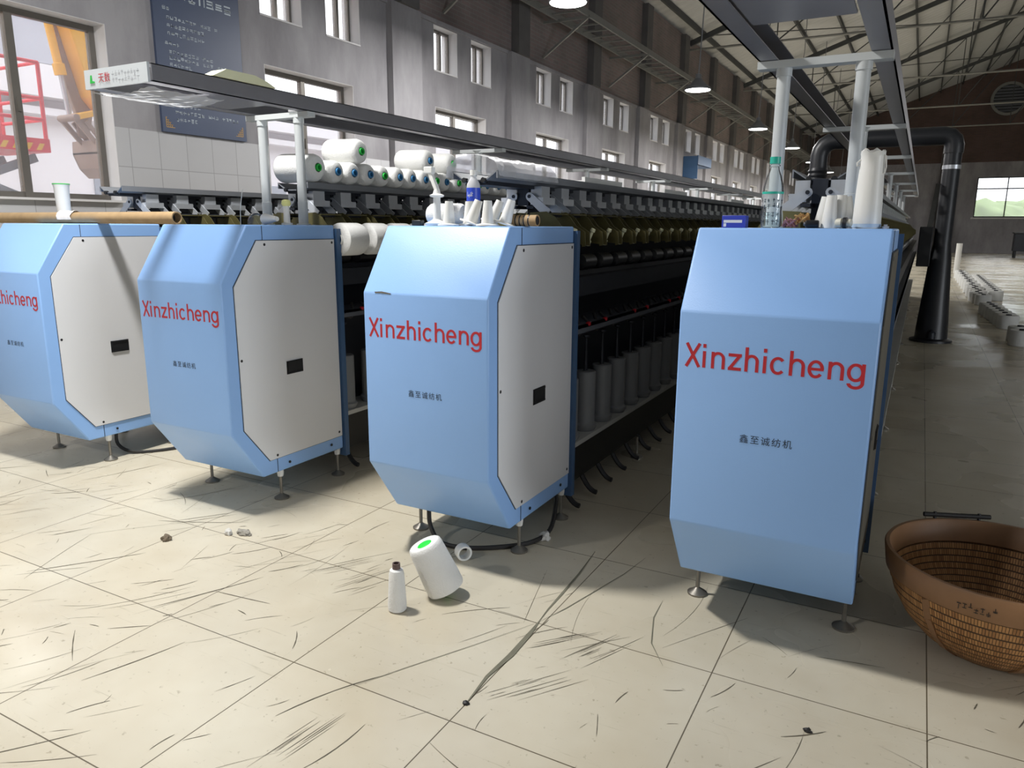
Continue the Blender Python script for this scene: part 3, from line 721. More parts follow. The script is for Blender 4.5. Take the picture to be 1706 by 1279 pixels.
MX = [-5.0807, -3.6082, -2.1212, -.7151]; MY = [2.4757, 2.5122, 2.5478, 2.5484]
MLAB = ['leftmost blue and white twisting machine with a long brown tube across its top',
        'blue and white twisting machine under two pale posts, with white packages on its side',
        'blue and white twisting machine with a brown cardboard roll and white tubes on top',
        'rightmost blue twisting machine with a drink bottle on top, beside the bamboo basket']
TRAY0 = [.72, .84, .42, .92]
YEND = 19.0
NST = 64
machines = []
for i in range(4):
    cx = MX[i] + hw; y = MY[i]; L = YEND - y
    t = thing('twisting_machine', MLAB[i], 'machine', (cx, y, 0), 'textile twisting machines'); machines.append(t)
    cab = shared('cab', cabinet_mesh, 'end_cabinet', M_blue, t, bevel=.007)
    for s in ((1, -1) if i < 3 else (-1, 1)):
        pn = panel_fn(s)().build('side_panel', [mat('olive_side_edge', (92, 88, 78), .6, var=.1), M_seam], cab, smooth=False) if (i == 3 and s > 0) else shared('panel%d' % s, panel_fn(s), 'side_panel', [M_panel, M_seam], cab, smooth=False)
        for (a, b) in ((.29, 1.398), (.795, 1.40), (.092, .82), (.292, .268), (.79, .278), (.38, .205), (.72, .214)):
            q = shared('screw', screw_fn, 'screw', M_black, cab, (hw + .004, a, b))
            q.location = (s * (hw + .003) - (0 if s > 0 else .004), a, b); q.parent = cab
        q = shared('latch', latch_fn, 'latch', M_black, cab); q.location = (s * (hw + .0055) - (.008 if s < 0 else 0), .455, .735)
    # lettering
    word_mesh().build('lettering', M_red, cab, (-hw, -.0004, 1.0215), smooth=False)
    text_mesh('small_lettering', '鑫至诚纺机', M_ink, cab, front_mtx(-hw + .232, -.0012, .772), .172, .030, space=1.25)
    if i == 2: MB().prism([(-hw + .064, -.001, 1.218), (-hw + .10, -.001, 1.221), (-hw + .15, -.001, 1.2145), (-hw + .148, -.001, 1.2105), (-hw + .09, -.001, 1.2135), (-hw + .066, -.001, 1.2125)], (0, .004, 0)).build('paint_chip', M_steel, cab, smooth=False)
    fr = shared('frame', frame_fn, 'end_frame', M_darkblue, t, smooth=False)
    yy = [.335, .80] + [2.0 + 1.6 * k for k in range(9)]
    for a in yy:
        for xx in (-hw + .042, hw - .028):
            q = shared('foot', foot_fn, 'levelling_foot', M_steel, t); q.location = (xx, a, 0); q.parent = t
            if xx > 0 and a < 1:
                n_ = shared('nut', foot_nut_fn, 'lock_nut', M_whitep, q); n_.parent = q
    # long body parts
    MB().b2(-.10, .10, DEP + .035, L, .13, 1.18).build('core_panel', M_dark, t, smooth=False)
    MB().b2(-.30, .30, DEP + .035, L, 1.15, 1.245).b2(-.22, .22, DEP + .035, L, 1.245, 1.27).build('drive_beam', M_dark, t, smooth=False)
    MB().b2(-.05, .05, DEP + .035, L, 1.24, 1.45).build('roller_spine', M_dark, t, smooth=False)
    MB().b2(-.315, .315, DEP + .035, L, .985, 1.0).b2(-.315, -.30, DEP + .035, L, .96, 1.0).b2(.30, .315, DEP + .035, L, .96, 1.0).build('thread_rail', M_mid, t, smooth=False)
    MB().b2(-.315, .315, DEP + .035, L, .36, .385).build('spindle_ledge', M_ledge, t, smooth=False)
    MB().b2(-.26, .26, DEP + .035, L, .13, .36).build('base_beam', M_black, t, smooth=False)
    # creel tray
    t0 = TRAY0[i]; th = .006
    tr = MB()
    sec = [(-.115, 1.742), (-.055, 1.702), (.055, 1.702), (.115, 1.742)]
    for (a, b) in zip(sec, sec[1:]): tr.prism([(a[0], t0, a[1]), (b[0], t0, b[1]), (b[0], t0, b[1] - th), (a[0], t0, a[1] - th)], (0, L - t0, 0))
    for s in (-1, 1): tr.b2(min(s * .113, s * .119), max(s * .113, s * .119), t0, L, 1.708, 1.742)
    tr.m(1).b2(-.06, .06, t0 + .02, L, 1.68, 1.698)
    tr.build('creel_tray', [M_tray, M_dark], t, smooth=False)
    kn = MB()
    for xx in (-.05, .05): kn.cyl((xx, t0 + .01, 1.70), (xx, t0 - .012, 1.70), .012, n=8)
    kn.build('end_knobs', M_black, t)
    # stations
    sides = {0: ((1, 46), (-1, 6)), 1: ((1, NST), (-1, 24)), 2: ((1, NST), (-1, 24)), 3: ((1, 50), (-1, 14))}[i]
    for s, n in sides:
        for k in range(n):
            ly = Y0 + k * PITCH
            shared('cradle%d' % s, cradle_fn(s), 'package_cradle', [M_light, M_dark], t, (0, ly, 0)).parent = t
            shared('bracket%d' % s, bracket_fn(s), 'guide_bracket', M_olive, t, (0, ly, 0)).parent = t
            if i == 2 and s > 0 and k < 24: shared('holder', holder_fn(s), 'tube_holder', M_cream, t, (0, ly, 0)).parent = t
            if s > 0: shared('pillar', pillar_fn, 'tray_pillar', M_dark, t, (0, ly, 0)).parent = t
            if s > 0 and 1 <= i:
                shared('roller%d' % s, roller_fn(s), 'drive_roller', M_black, t, (0, ly, 0)).parent = t
            if s > 0 and i in (1, 2) and k < 36:
                pt = shared('pot%d' % s, pot_fn(s), 'spindle_pot', M_pot, t, (0, ly, 0)); pt.parent = t
                q = shared('spin%d' % s, spindle_fn(s), 'spindle', M_dark, pt); q.parent = pt; q.location = (0, 0, 0)
                shared('hose%d' % s, hose_fn(s), 'hose_loop', M_rubber, t, (0, ly, 0)).parent = t
                shared('pedal%d' % s, pedal_fn(s), 'foot_pedal', M_black, t, (0, ly, 0)).parent = t
                if k % 3 < 2 and k < 20: shared('knob%d' % s, knob_fn(s), 'red_knob', M_red, t, (0, ly, 0)).parent = t

# ------------------------------------------------------------------ overhead rail frames on posts
def rail_frame(i, y0, ypost, label, zr):
    cx = MX[i] + hw
    t = thing('overhead_rail_frame', label, 'rail frame', (cx, 0, ZT), 'overhead rail frames')
    h = zr - ZT
    for s in (-1, 1):
        mb = MB(); x = s * .20
        mb.b2(x - .036, x + .036, y0, 18.2, h + .072, h + .076).b2(x - .036, x + .036, y0, 18.2, h, h + .004).b2(x + s * .032 - .004, x + s * .032 + .004, y0, 18.2, h, h + .076)
        mb.build('rail', M_rail, t, smooth=False)
    for s, dx in ((-1, -.142), (1, .142)):
        MB().lathe((dx, ypost, 0), (dx, ypost, 1), [(0, .04), (.006, .04), (.008, .028), (.13, .028), (.131, .026), (h - .06, .026), (h - .06, .03), (h - .008, .03)], 20).build('post', M_post, t)
    for k in range(6):
        yy = ypost + 2.2 + 2.3 * k
        MB().lathe((0, yy, .222), (0, yy, 1), [(0, .03), (.2, .026), (h - .26, .026), (h - .235, .05), (h - .23, .05)], 14).build('post', M_post, t)
    for k in range(7):
        yy = ypost + (0 if k == 0 else 2.2 + 2.3 * (k - 1))
        MB().b2(-.24, .24, yy - .03, yy + .03, h - .03, h - .002).build('cross_bar', M_post, t, smooth=False)
    MB().b2(-.155, .155, y0 + .38, y0 + .75, h + .004, h + .012).build('cover_plate', M_rail, t, smooth=False)
    return t, h, cx
t, h, cx = rail_frame(1, 2.30, 3.28, 'grey overhead rail frame on posts, its near end board printed in red', 2.115)
eb = MB().b2(-.225, .225, 2.285, 2.297, h - .004, h + .08).build('end_board', mat('pale_end_board', (196, 202, 206), .5, var=.05), t, smooth=False)
tm = MB()
tm.prism([(-.185, 2.284, h + .02), (-.15, 2.284, h + .02), (-.15, 2.284, h + .027), (-.168, 2.284, h + .03), (-.168, 2.284, h + .055), (-.178, 2.284, h + .055)], (0, -.001, 0))
tm.build('emblem', M_green, eb, smooth=False)
text_mesh('red_lettering', '天数', M_red, eb, front_mtx(-.12, 2.283, h + .018), .085, .042)
gm = MB()
for r in range(2):
    for k in range(9):
        for q in range(3):
            yy = 2.2848; x = -.015 + k * .022; z = h + .05 - r * .028 + random.uniform(-.008, .008)
            gm.b2(x - .008, x + .008, yy - .0001, yy + .0001, z - .001, z + .001) if q else gm.b2(x - .001, x + .001, yy - .0002, yy + .0002, z - .01, z + .01)
gm.build('grey_lettering', mat('pale_grey_print', (172, 176, 182), .6, var=0), eb, smooth=False)
fmx = MB()
for a in range(12):
    for b in range(8):
        pass
N1, N2 = 16, 14
vs = [(-.2 + .4 * a / N1, 2.30 + .42 * b / N2, h - .012 - .012 * random.random() - .02 * sin(pi * a / N1)) for b in range(N2 + 1) for a in range(N1 + 1)]
fmx.add(vs, [(b * (N1 + 1) + a, b * (N1 + 1) + a + 1, (b + 1) * (N1 + 1) + a + 1, (b + 1) * (N1 + 1) + a) for b in range(N2) for a in range(N1)])
fmx.build('plastic_wrap', M_film, t)
wm = MB().box((.142, 3.28, h + .03), (.075, .075, .06)).build('wrapped_joint', M_film, t, smooth=False)
cc = MB().prism([(cx + .15, 2.62, ZT + h + .077), (cx + .15, 2.70, ZT + h + .118), (cx + .15, 2.88, ZT + h + .118), (cx + .15, 2.96, ZT + h + .10), (cx + .15, 3.02, ZT + h + .077)], (.1, 0, 0))
tag(cc.build('folded_card', M_cream, smooth=False), 'cream folded card lying on the overhead rail near its printed end', 'card')
t4, h4, cx4 = rail_frame(3, 1.9, 3.22, 'grey overhead rail frame on two pale posts over the right machine', 2.135)

# plastic film over the near end of the tray of the third machine
c3 = MX[2] + hw
pw = MB(); vs = []; n1, n2 = 10, 24
for b in range(n2 + 1):
    for a in range(n1 + 1):
        ang = pi * a / n1; yy = MY[2] + .40 + .62 * b / n2
        wob = 1 + random.uniform(-.06, .06)
        vs.append((c3 + .135 * wob * cos(ang), yy, 1.735 + .075 * wob * sin(ang) - .02 * (1 if a in (0, n1) else 0)))
pw.add(vs, [(b * (n1 + 1) + a, b * (n1 + 1) + a + 1, (b + 1) * (n1 + 1) + a + 1, (b + 1) * (n1 + 1) + a) for b in range(n2) for a in range(n1)])
tag(pw.build('plastic_sheet', M_film), 'crumpled clear plastic sheet wrapped over the near end of a creel tray', 'sheet')
for k, (yy, nm) in enumerate(((3.7, 'nearest the plastic wrapping'), (5.2, 'further along the tray'), (7.4, 'farthest along the tray'))):
    o = MB().b2(-.08, .10, -.3, .3, 0, .012).b2(.08, .10, -.3, .3, .012, .03).build('paper_sheet', M_whitep, None, (c3, yy + .6, 1.742), smooth=False)
    tag(o, 'white paper sheet on the creel tray, %s' % nm, 'sheet', 'paper sheets on the tray')

# ------------------------------------------------------------------ yarn cones
def cone_parts(t, L, r, core, nose=.85):
    MB().lathe((0, 0, 0), (1, 0, 0), [(0, .024), (0, r * .9), (.01, r * .97), (.03, r), (L - .035, r * (.5 + nose / 2)), (L - .012, r * nose * .97), (L - .002, r * nose * .75), (L, .026)], 24, cap=False).build('yarn', M_yarn, t)
    c = MB().lathe((-.008, 0, 0), (1, 0, 0), [(0, .020), (.0, .026), (L, .022), (L + .018, .021), (L + .018, .0135), (L - .04, .013)], 16, cap=False)
    c.m(1).cyl((L - .045, 0, 0), (L - .03, 0, 0), .0135, n=12)
    return c.build('core', [core, M_black], t)
protos = {}
def yarn_cone(loc, core, label, group, L=.22, r=.072, rot=None):
    key = (core.name, L, r)
    if key not in protos:
        t = thing('yarn_cone', label, 'yarn cone', loc, group, rot); cone_parts(t, L, r, core); protos[key] = t; return t
    return dup(protos[key], loc, label, group, rot or (0, 0, 0))
c2 = MX[1] + hw
seq = 'GBBBGBBBGBGGGBBBGBBGBG'
zc = 1.74 + .072
for i, ch in enumerate(seq):
    L, r = (.28, .085) if i == 0 else (.22, .072)
    yy = 3.40 + (i * .149 if i else 0) + (.012 if i else 0)
    yarn_cone((c2 - (.13 if i == 0 else .05) + random.uniform(-.015, .015), yy, 1.74 + r), M_green if ch == 'G' else M_bluec,
              'white yarn cone with %s core on the creel tray, %s from the camera end' % ('green' if ch == 'G' else 'blue', ordn(i)), 'yarn cones in a row on the creel tray', L, r)
for yy, core, lab in ((3.41 + 2.5 * .149, M_green, 'with green core on top of the row, nearest of three'), (3.41 + 7.5 * .149, M_bluec, 'with blue core on top of the row, middle of three'), (3.41 + 9.5 * .149, M_green, 'on top of the row, farthest of three')):
    z = zc + sqrt((.072 + .082) ** 2 - .0745 ** 2)
    yarn_cone((c2 - .09, yy, z), core, 'big white yarn cone ' + lab, 'upper yarn cones', .26, .082)
for i in range(9):
    yarn_cone((c2 - .05, 9.2 + i * .30 + random.uniform(-.04, .04), zc), M_bluec, 'white yarn cone far along the creel tray, %s of the far group' % ordn(i), 'far yarn cones on the tray')
# take-up packages resting on the rollers of the second machine
pk = None
for k in range(9):
    loc = (c2 + .315, MY[1] + Y0 + k * PITCH, 1.315 + sqrt((.04 + .095) ** 2 - .09 ** 2) + .001)
    lab = 'large white yarn package on the side of the second machine, %s from its end cabinet' % ordn(k)
    if pk is None:
        pk = thing('yarn_package', lab, 'yarn package', loc, 'take-up packages')
        MB().lathe((0, -.1, 0), (0, 1, 0), [(.012, .032), (.008, .075), (.016, .09), (.03, .095), (.17, .095), (.184, .09), (.192, .075), (.188, .032)], 28, cap=False).build('yarn', M_yarn, pk)
        MB().lathe((0, -.1, 0), (0, 1, 0), [(.004, .028), (.004, .034), (.196, .034), (.196, .028), (.02, .026)], 18, cap=False).m(1).cyl((0, -.08, 0), (0, .08, 0), .027, n=14).build('tube', [M_whitep, M_black], pk)
    else: dup(pk, loc, lab, 'take-up packages')

# ------------------------------------------------------------------ things standing on the cabinets
# leftmost machine
mb = MB().lathe((-5.56, 2.90, ZT + .0355), (-3.75, 2.90, ZT + .0355), [(0, .027), (0, .035), (1.81, .035), (1.81, .028), (1.7, .027)], 20, cap=False)
mb.m(1).cyl((-3.86, 2.90, ZT + .0355), (-3.80, 2.90, ZT + .0355), .0275, n=16)
tag(mb.build('long_tube', [M_card, M_black]), 'long brown tube lying across the top of the leftmost machine', 'tube')
mb = MB()
vs = []; nn = 12
for a in range(nn + 1):
    for b in range(9):
        ang = -.3 + pi * 1.3 * b / 8
        vs.append((-4.85 + .15 * a / nn + random.uniform(-.008, .008), 2.90 - .0385 * cos(ang) * random.uniform(1, 1.12), ZT + .0365 + .039 * sin(ang) * random.uniform(1, 1.2)))
mb.add(vs, [(a * 9 + b, a * 9 + b + 1, (a + 1) * 9 + b + 1, (a + 1) * 9 + b) for a in range(nn) for b in range(8)])
tag(mb.build('cloth_scrap', mat('pale_cloth', (224, 214, 202), .9, var=.1)), 'pale cloth scrap draped over the long brown tube', 'cloth')
bt = thing('bobbin_tube', 'white plastic tube with green rim standing behind the long brown tube', 'bobbin tube', (-5.02, 3.02, ZT))
MB().lathe((0, 0, 0), (0, 0, 1), [(0, .05), (.012, .05), (.014, .038), (.235, .046), (.25, .052), (.25, .044), (.12, .04)], 20, cap=False).build('body', M_whitep, bt)
MB().lathe((0, 0, .2505), (0, 0, 1), [(0, .044), (0, .052), (.006, .052), (.006, .044)], 20, cap=False).build('rim', M_green, bt)
# second machine
gl = thing('clear_dome', 'small clear plastic dome beside the posts on the second machine', 'dome', (-3.245, 3.02, ZT))
MB().lathe((0, 0, 0), (0, 0, 1), [(0, .05), (.02, .052), (.045, .04), (.06, .018), (.064, .003)], 18).build('dome', M_pet, gl)
MB().cyl((0, 0, .062), (0, 0, .07), .008, n=8).build('tip', M_whitep, gl)
vx = thing('tilted_bobbin', 'white tube bobbin with a pale yellow cap standing on the second machine', 'bobbin', (-3.06, 3.06, ZT))
MB().lathe((0, 0, 0), (0, 0, 1), [(0, .03), (.01, .03), (.012, .018), (.10, .016)], 14).build('tube', M_whitep, vx)
MB().lathe((0, 0, .10), (0, 0, 1), [(0, .02), (.012, .026), (.03, .022), (.035, .01)], 10).build('cap', mat('pale_yellow_cap', (224, 224, 150), .5, var=.1), vx)
tag(MB().lathe((-3.14, 2.98, ZT + .0305), (-3.00, 2.94, ZT + .0305), [(0, .03), (.13, .012)], 14).build('paper_cone', M_whitep), 'white paper cone lying between the posts on the second machine', 'cone')
tag(MB().tube([(-3.33, 2.98, ZT), (-3.325, 2.98, ZT + .08), (-3.31, 2.985, ZT + .17), (-3.305, 2.99, ZT + .19)], .002, 5).build('stiff_wire', M_whitep), 'thin white wire sticking up beside the clear dome', 'wire')
# third machine
y3 = 2.9
yc = thing('yarn_cone', 'white yarn cone lying on top of the third machine under the plastic fixture', 'yarn cone', (-2.02, y3 + .07, ZT + .052))
MB().lathe((-.03, 0, 0), (1, 0, 0), [(0, .02), (0, .04), (.015, .05), (.17, .05), (.185, .04), (.187, .018)], 20, cap=False).build('yarn', M_yarn, yc)
MB().lathe((-.04, 0, 0), (1, 0, 0), [(0, .016), (0, .021), (.20, .02), (.20, .014)], 12, cap=False).build('core', M_whitep, yc)
fx = thing('plastic_fixture', 'tall white plastic guide fixture with slanted arm on the third machine', 'fixture', (-1.945, y3 - .03, ZT))
MB().lathe((0, 0, 0), (0, 0, 1), [(0, .05), (.012, .055), (.022, .03), (.03, .018), (.125, .016), (.128, .03), (.135, .034), (.142, .018), (.16, .012)], 18).build('stand', M_whitep, fx)
MB().bar((.005, 0, .15), (-.035, 0, .235), .022, .018).build('arm', M_whitep, fx, bevel=.003)
MB().box((-.038, 0, .245), (.045, .03, .03)).build('head', M_whitep, fx, bevel=.004)
tag(MB().box((-2.03, y3 - .06, ZT + .0125), (.05, .03, .025)).build('black_block', M_black, bevel=.003), 'small black block on the front edge of the third machine top', 'block')
wb = thing('water_bottle', 'white capped water bottle with blue label on the third machine', 'bottle', (-1.80, y3 + .05, ZT))
MB().lathe((0, 0, 0), (0, 0, 1), [(0, .024), (.006, .031), (.09, .031), (.165, .031), (.185, .029), (.205, .018), (.212, .0135), (.222, .0135)], 20).build('body', glassy('milky_plastic', (.9, .93, .93), .55), wb)
MB().cyl((0, 0, .222), (0, 0, .245), .016, n=16).build('cap', M_whitep, wb)
lb = MB().lathe((0, 0, .11), (0, 0, 1), [(0, .0315), (.058, .0315)], 24, cap=False).build('label', mat('blue_label', (44, 74, 190), .4, var=.15), wb)
lt_ = MB()
for k in range(4):
    for q in range(3):
        a = radians(-112 + k * 14 + random.uniform(-3, 3)); z = .135 + random.uniform(-.008, .008)
        lt_.box((.0322 * cos(a), .0322 * sin(a), z), (.006, .0006, .0018) if q else (.0016, .0006, .016), Matrix.Rotation(a + pi / 2, 3, 'Z'))
lt_.build('label_lettering', M_whitep, lb, smooth=False)
def tube_cone(loc, tilt, az, label, group, hgt=.105, r0=.028, base=True):
    t = thing('paper_tube', label, 'tube', loc, group)
    d = Vector((sin(tilt) * cos(az), sin(tilt) * sin(az), cos(tilt)))
    o = Vector((0, 0, r0 * sin(tilt)))
    MB().lathe(o, o + d, [(0, r0 * .8), (0, r0), (.004, r0), (hgt, r0 * .62), (hgt, r0 * .48), (hgt * .5, r0 * .6)], 16, cap=False).build('tube', M_whitep, t)
    if base: MB().lathe(o, o + d, [(.004, r0), (.0, r0 * 1.75), (.006, r0 * 1.75), (.01, r0 * .98)], 18, cap=False).build('flange', M_whitep, t)
for (x, dy, ti, az, lab) in ((-1.836, -.10, .02, 0, 'leftmost of six, in front of the bottle'), (-1.775, -.03, .02, 1, 'second from the left of six, upright'),
                              (-1.725, -.10, .36, .45, 'third from the left of six, tilted'), (-1.668, -.02, .40, .4, 'fourth from the left of six, tilted'),
                              (-1.628, -.12, .02, 0, 'upright, fifth from the left of the six'), (-1.578, -.06, .30, .3, 'tilted, beside the cardboard roll')):
    tube_cone((x, y3 + dy, ZT + .0005), ti, az, 'white yarn tube on the third machine, ' + lab, 'white tubes on the third machine')
cr = thing('cardboard_roll', 'short brown cardboard roll with dark bands on the third machine', 'roll', (-1.50, y3 - .02, ZT + .0245))
cq = MB().lathe((-.055, 0, 0), (1, 0, 0), [(0, .018), (0, .024), (.115, .024), (.115, .019), (.02, .018)], 18, cap=False); cq.build('roll', M_card, cr)
MB().cyl((.03, 0, 0), (.058, 0, 0), .0185, n=14).build('hollow', M_black, cr)
bn = MB()
for a in (-.04, -.02, .0, .022): bn.lathe((a, 0, 0), (1, 0, 0), [(0, .0242), (.003, .0246), (.006, .0242)], 18, cap=False)
bn.build('band', M_black, cr)
# right machine
y4 = 2.84
bx_ = thing('blue_box', 'small blue and white box at the left end of the right machine top', 'box', (-.61, y4, ZT))
MB().box((0, 0, .022), (.085, .05, .044)).build('carton', mat('blue_carton', (50, 66, 170), .45, var=.06), bx_, bevel=.002)
MB().b2(-.036, .03, -.0256, -.0251, .018, .028).b2(-.036, -.026, -.0256, -.0251, .004, .016).b2(-.0425, .0425, -.02, -.012, .0441, .0445).build('white_print', M_whitep, bx_, smooth=False)
pb = thing('drink_bottle', 'clear plastic drink bottle with teal cap on the right machine', 'bottle', (-.484, y4, ZT))
MB().lathe((0, 0, 0), (0, 0, 1), [(0, .026), (.004, .034), (.02, .0355), (.06, .034), (.11, .0355), (.125, .036), (.15, .033), (.18, .025), (.2, .0165), (.212, .0145), (.214, .0185), (.218, .0185), (.219, .0145), (.226, .0145)], 24).build('body', M_pet, pb)
MB().lathe((0, 0, .003), (0, 0, 1), [(0, .024), (.003, .032), (.02, .034), (.052, .0325)], 24).build('water', M_water, pb)
MB().cyl((0, 0, .222), (0, 0, .245), .0185, n=20).build('cap', M_tee, pb)
MB().lathe((0, 0, .118), (0, 0, 1), [(0, .0368), (.008, .0368)], 24, cap=False).build('teal_band', M_tee, pb)
lm = MB(); lm.lathe((0, 0, .075), (0, 0, 1), [(0, .0357), (.043, .0367)], 24, cap=False); lb = lm.build('label', glassy('clear_label', (.8, .85, .85), .35), pb)
lt_ = MB()
for (z0, n, sc_) in ((.095, 6, .012), (.075, 5, .016), (.05, 5, .018), (.025, 5, .018)):
    for k in range(n):
        for q in range(3):
            a = radians(-150 + k * 26 + random.uniform(-4, 4)); z = z0 + random.uniform(-.4, .4) * sc_
            lt_.box((.0371 * cos(a), .0371 * sin(a), z), (sc_ * .55, .0006, .0018) if q else (.0018, .0006, sc_), Matrix.Rotation(a + pi / 2, 3, 'Z'))
lt_.build('label_lettering', M_ink, lb, smooth=False)
tg = thing('wire_tangle', 'tangle of pink and orange wire beside the drink bottle', 'wire', (-.40, y4 + .02, ZT))
for nm, m_, c_, rr_ in (('pink_wire', mat('pink_wire', (196, 140, 146), .5, var=.05), (-.02, 0, .02), .03), ('orange_wire', mat('orange_wire', (206, 160, 100), .6, var=.1), (.02, 0, .033), .028)):
    pts = [(c_[0] + rr_ * cos(a * 1.1) * random.uniform(.5, 1), c_[1] + rr_ * sin(a * 1.3) * random.uniform(.5, 1), max(.004, c_[2] + rr_ * .7 * sin(a * 1.9) * random.uniform(.5, 1))) for a in [i * .9 for i in range(26)]]
    MB().tube(pts, .0035, 5).build(nm, m_, tg)
MB().tube([(-.045, 0, .003), (-.05, 0, .05), (-.06, .01, .085), (-.075, .02, .09)], .002, 5).build('white_wire', M_whitep, tg)
ph = thing('black_pencil_case', 'black rounded plug lying on the right machine', 'plug', (-.342, y4 - .02, ZT + .0145))
MB().lathe((-.022, 0, 0), (1, 0, 0), [(0, .01), (.004, .014), (.040, .014), (.044, .011)], 14).build('shell', M_black, ph)
MB().lathe((-.028, 0, 0), (1, 0, 0), [(0, .006), (.006, .007)], 10).build('plug_end', M_mid, ph)
for k, (x, dy, hg, ti, lab) in enumerate(((-.318, .03, .105, .1, 'leftmost of the four by the sleeve'), (-.29, .0, .11, .02, 'second from the left of the four by the sleeve'),
                                         (-.262, .035, .112, .02, 'third from the left of the four by the sleeve'), (-.232, .05, .112, -.12, 'rightmost of the four, tilted behind the sleeve'))):
    tube_cone((x, y4 + dy, ZT + .0005), ti, 0, 'white tube on the right machine, ' + lab, 'white tubes on the right machine', hg, .027, False)
rl_ = thing('small_roller', 'small pale roller with dark ring lying before the white tubes', 'roller', (-.235, y4 - .05, ZT + .0185))
MB().lathe((-.03, 0, 0), (1, -.15, 0), [(0, .010), (.004, .014), (.02, .016), (.022, .013), (.05, .013), (.054, .008)], 14).build('roller', mat('pale_roller', (190, 188, 174), .5, var=.1), rl_)
MB().lathe((-.005, -.004, 0), (1, -.15, 0), [(0, .0135), (0, .0185), (.012, .0185), (.012, .0135)], 16, cap=False).build('ring', M_black, rl_)
sl = thing('white_sleeve', 'tall white sleeve cone with crumpled top and cord on the right machine', 'sleeve', (-.172, y4, ZT))
mb = MB(); n = 24; prof = [(0, .043), (.012, .045), (.05, .044), (.13, .041), (.2, .038), (.235, .037), (.245, .039), (.252, .037)]
mb.lathe((0, 0, 0), (0, 0, 1), prof, n, cap=False)
for i in range(len(mb.v)):
    v = mb.v[i]
    if v[2] > .24: mb.v[i] = (v[0] * random.uniform(.85, 1.12), v[1] * random.uniform(.85, 1.12), v[2] + random.uniform(-.004, .01))
    elif v[2] > .1: mb.v[i] = (v[0] * random.uniform(.98, 1.02), v[1] * random.uniform(.98, 1.02), v[2])
mb.lathe((0, 0, .235), (0, 0, 1), [(0, .028), (.008, .02), (.018, .005)], 12)
mb.build('sleeve', M_whitep, sl)
MB().tube([(-.036, -.01, .225), (-.046, -.015, .215), (-.045, -.015, .205), (-.036, -.012, .208)], .0025, 6).build('cord_loop', M_whitep, sl)
MB().tube([(.03, -.012, .24), (.040, -.015, .235), (.043, -.016, .2), (.040, -.016, .18), (.03, -.018, .176)], .0025, 6).build('cord', M_whitep, sl)
MB().lathe((0, 0, .004), (0, 0, 1), [(0, .0455), (.012, .046)], 24, cap=False).build('blue_band', mat('pale_blue_band', (176, 196, 214), .5, var=.05), sl)
tag(MB().lathe((-.112, y4 - .02, ZT), (-.112, y4 - .02, 9), [(0, .011), (.008, .011), (.008, .006), (.014, .006)], 6).build('hex_bolt', M_light), 'small zinc bolt standing at the right edge of the right machine', 'bolt')
# ------------------------------------------------------------------ floor things in front
P0 = Vector((-1.645, 2.325, 0)); ct = radians(24); ax = Vector((-.88 * sin(ct), -.477 * sin(ct), cos(ct))); rr = .079
bc = P0 + Vector((.88, .477, 0)) * (rr * cos(ct)) + Vector((0, 0, rr * sin(ct)))
t = thing('yarn_cone', 'big white yarn cone with bright green core tilted on the floor', 'yarn cone', tuple(bc))
t.rotation_mode = 'QUATERNION'; t.rotation_quaternion = Vector((1, 0, 0)).rotation_difference(ax)
MB().lathe((0, 0, 0), (1, 0, 0), [(0, .024), (-.0, rr * .97), (.008, rr), (.06, rr * .99), (.195, rr * .9), (.21, rr * .86), (.214, rr * .8), (.212, .03)], 36, cap=False).build('yarn', M_yarn, t)
MB().lathe((-.02, 0, 0), (1, 0, 0), [(0, .0), (0, .014), (.02, .02), (.232, .031), (.234, .028), (.233, .0)], 24, cap=False).build('core', mat('bright_green_core', (30, 214, 60), .45, var=.04), t)
t = thing('small_cone', 'small white yarn cone with brown core standing on the floor', 'yarn cone', (-1.685, 2.165, 0))
MB().lathe((0, 0, 0), (0, 0, 1), [(0, .030), (.006, .0365), (.03, .037), (.155, .030), (.172, .026), (.178, .014)], 28).build('yarn', M_yarn, t)
MB().lathe((0, 0, .17), (0, 0, 1), [(0, .016), (.03, .0155), (.03, .011), (.01, .011)], 16).build('core', M_brownc, t)
ra = Vector((.75, -.6, 0)).normalized()
rc = Vector((-1.70, 2.68, .0365))
tag(MB().lathe(rc - ra * .022, rc + ra, [(0, .027), (0, .035), (.003, .0365), (.042, .0365), (.045, .035), (.045, .027), (0, .026)], 28, cap=False).build('empty_core_ring', M_whitep), 'white empty core ring lying on the floor behind the big yarn cone', 'ring')
def cable(pts, label):
    out = []
    P = [Vector(p) for p in pts]
    for i in range(len(P) - 1):
        a = P[max(i - 1, 0)]; b = P[i]; c = P[i + 1]; d = P[min(i + 2, len(P) - 1)]
        for k in range(6):
            u = k / 6; out.append(.5 * ((2 * b) + (c - a) * u + (2 * a - 5 * b + 4 * c - d) * u * u + (3 * b - a - 3 * c + d) * u ** 3))
    out.append(P[-1]); tag(MB().tube(out, .011, 8).build('black_cable', M_rubber), label, 'cable')
cable([(-1.97, 2.80, .17), (-1.95, 2.78, .08), (-1.87, 2.75, .02), (-1.74, 2.77, .012), (-1.60, 2.86, .012), (-1.50, 2.98, .012), (-1.47, 3.12, .03), (-1.50, 3.25, .12), (-1.52, 3.28, .17)], 'black cable looping on the floor under the third machine')
cable([(-4.60, 2.95, .17), (-4.57, 2.93, .06), (-4.45, 2.98, .012), (-4.3, 3.2, .012), (-4.32, 3.5, .02), (-4.5, 3.7, .16)], 'black cable looping on the floor under the leftmost machine')
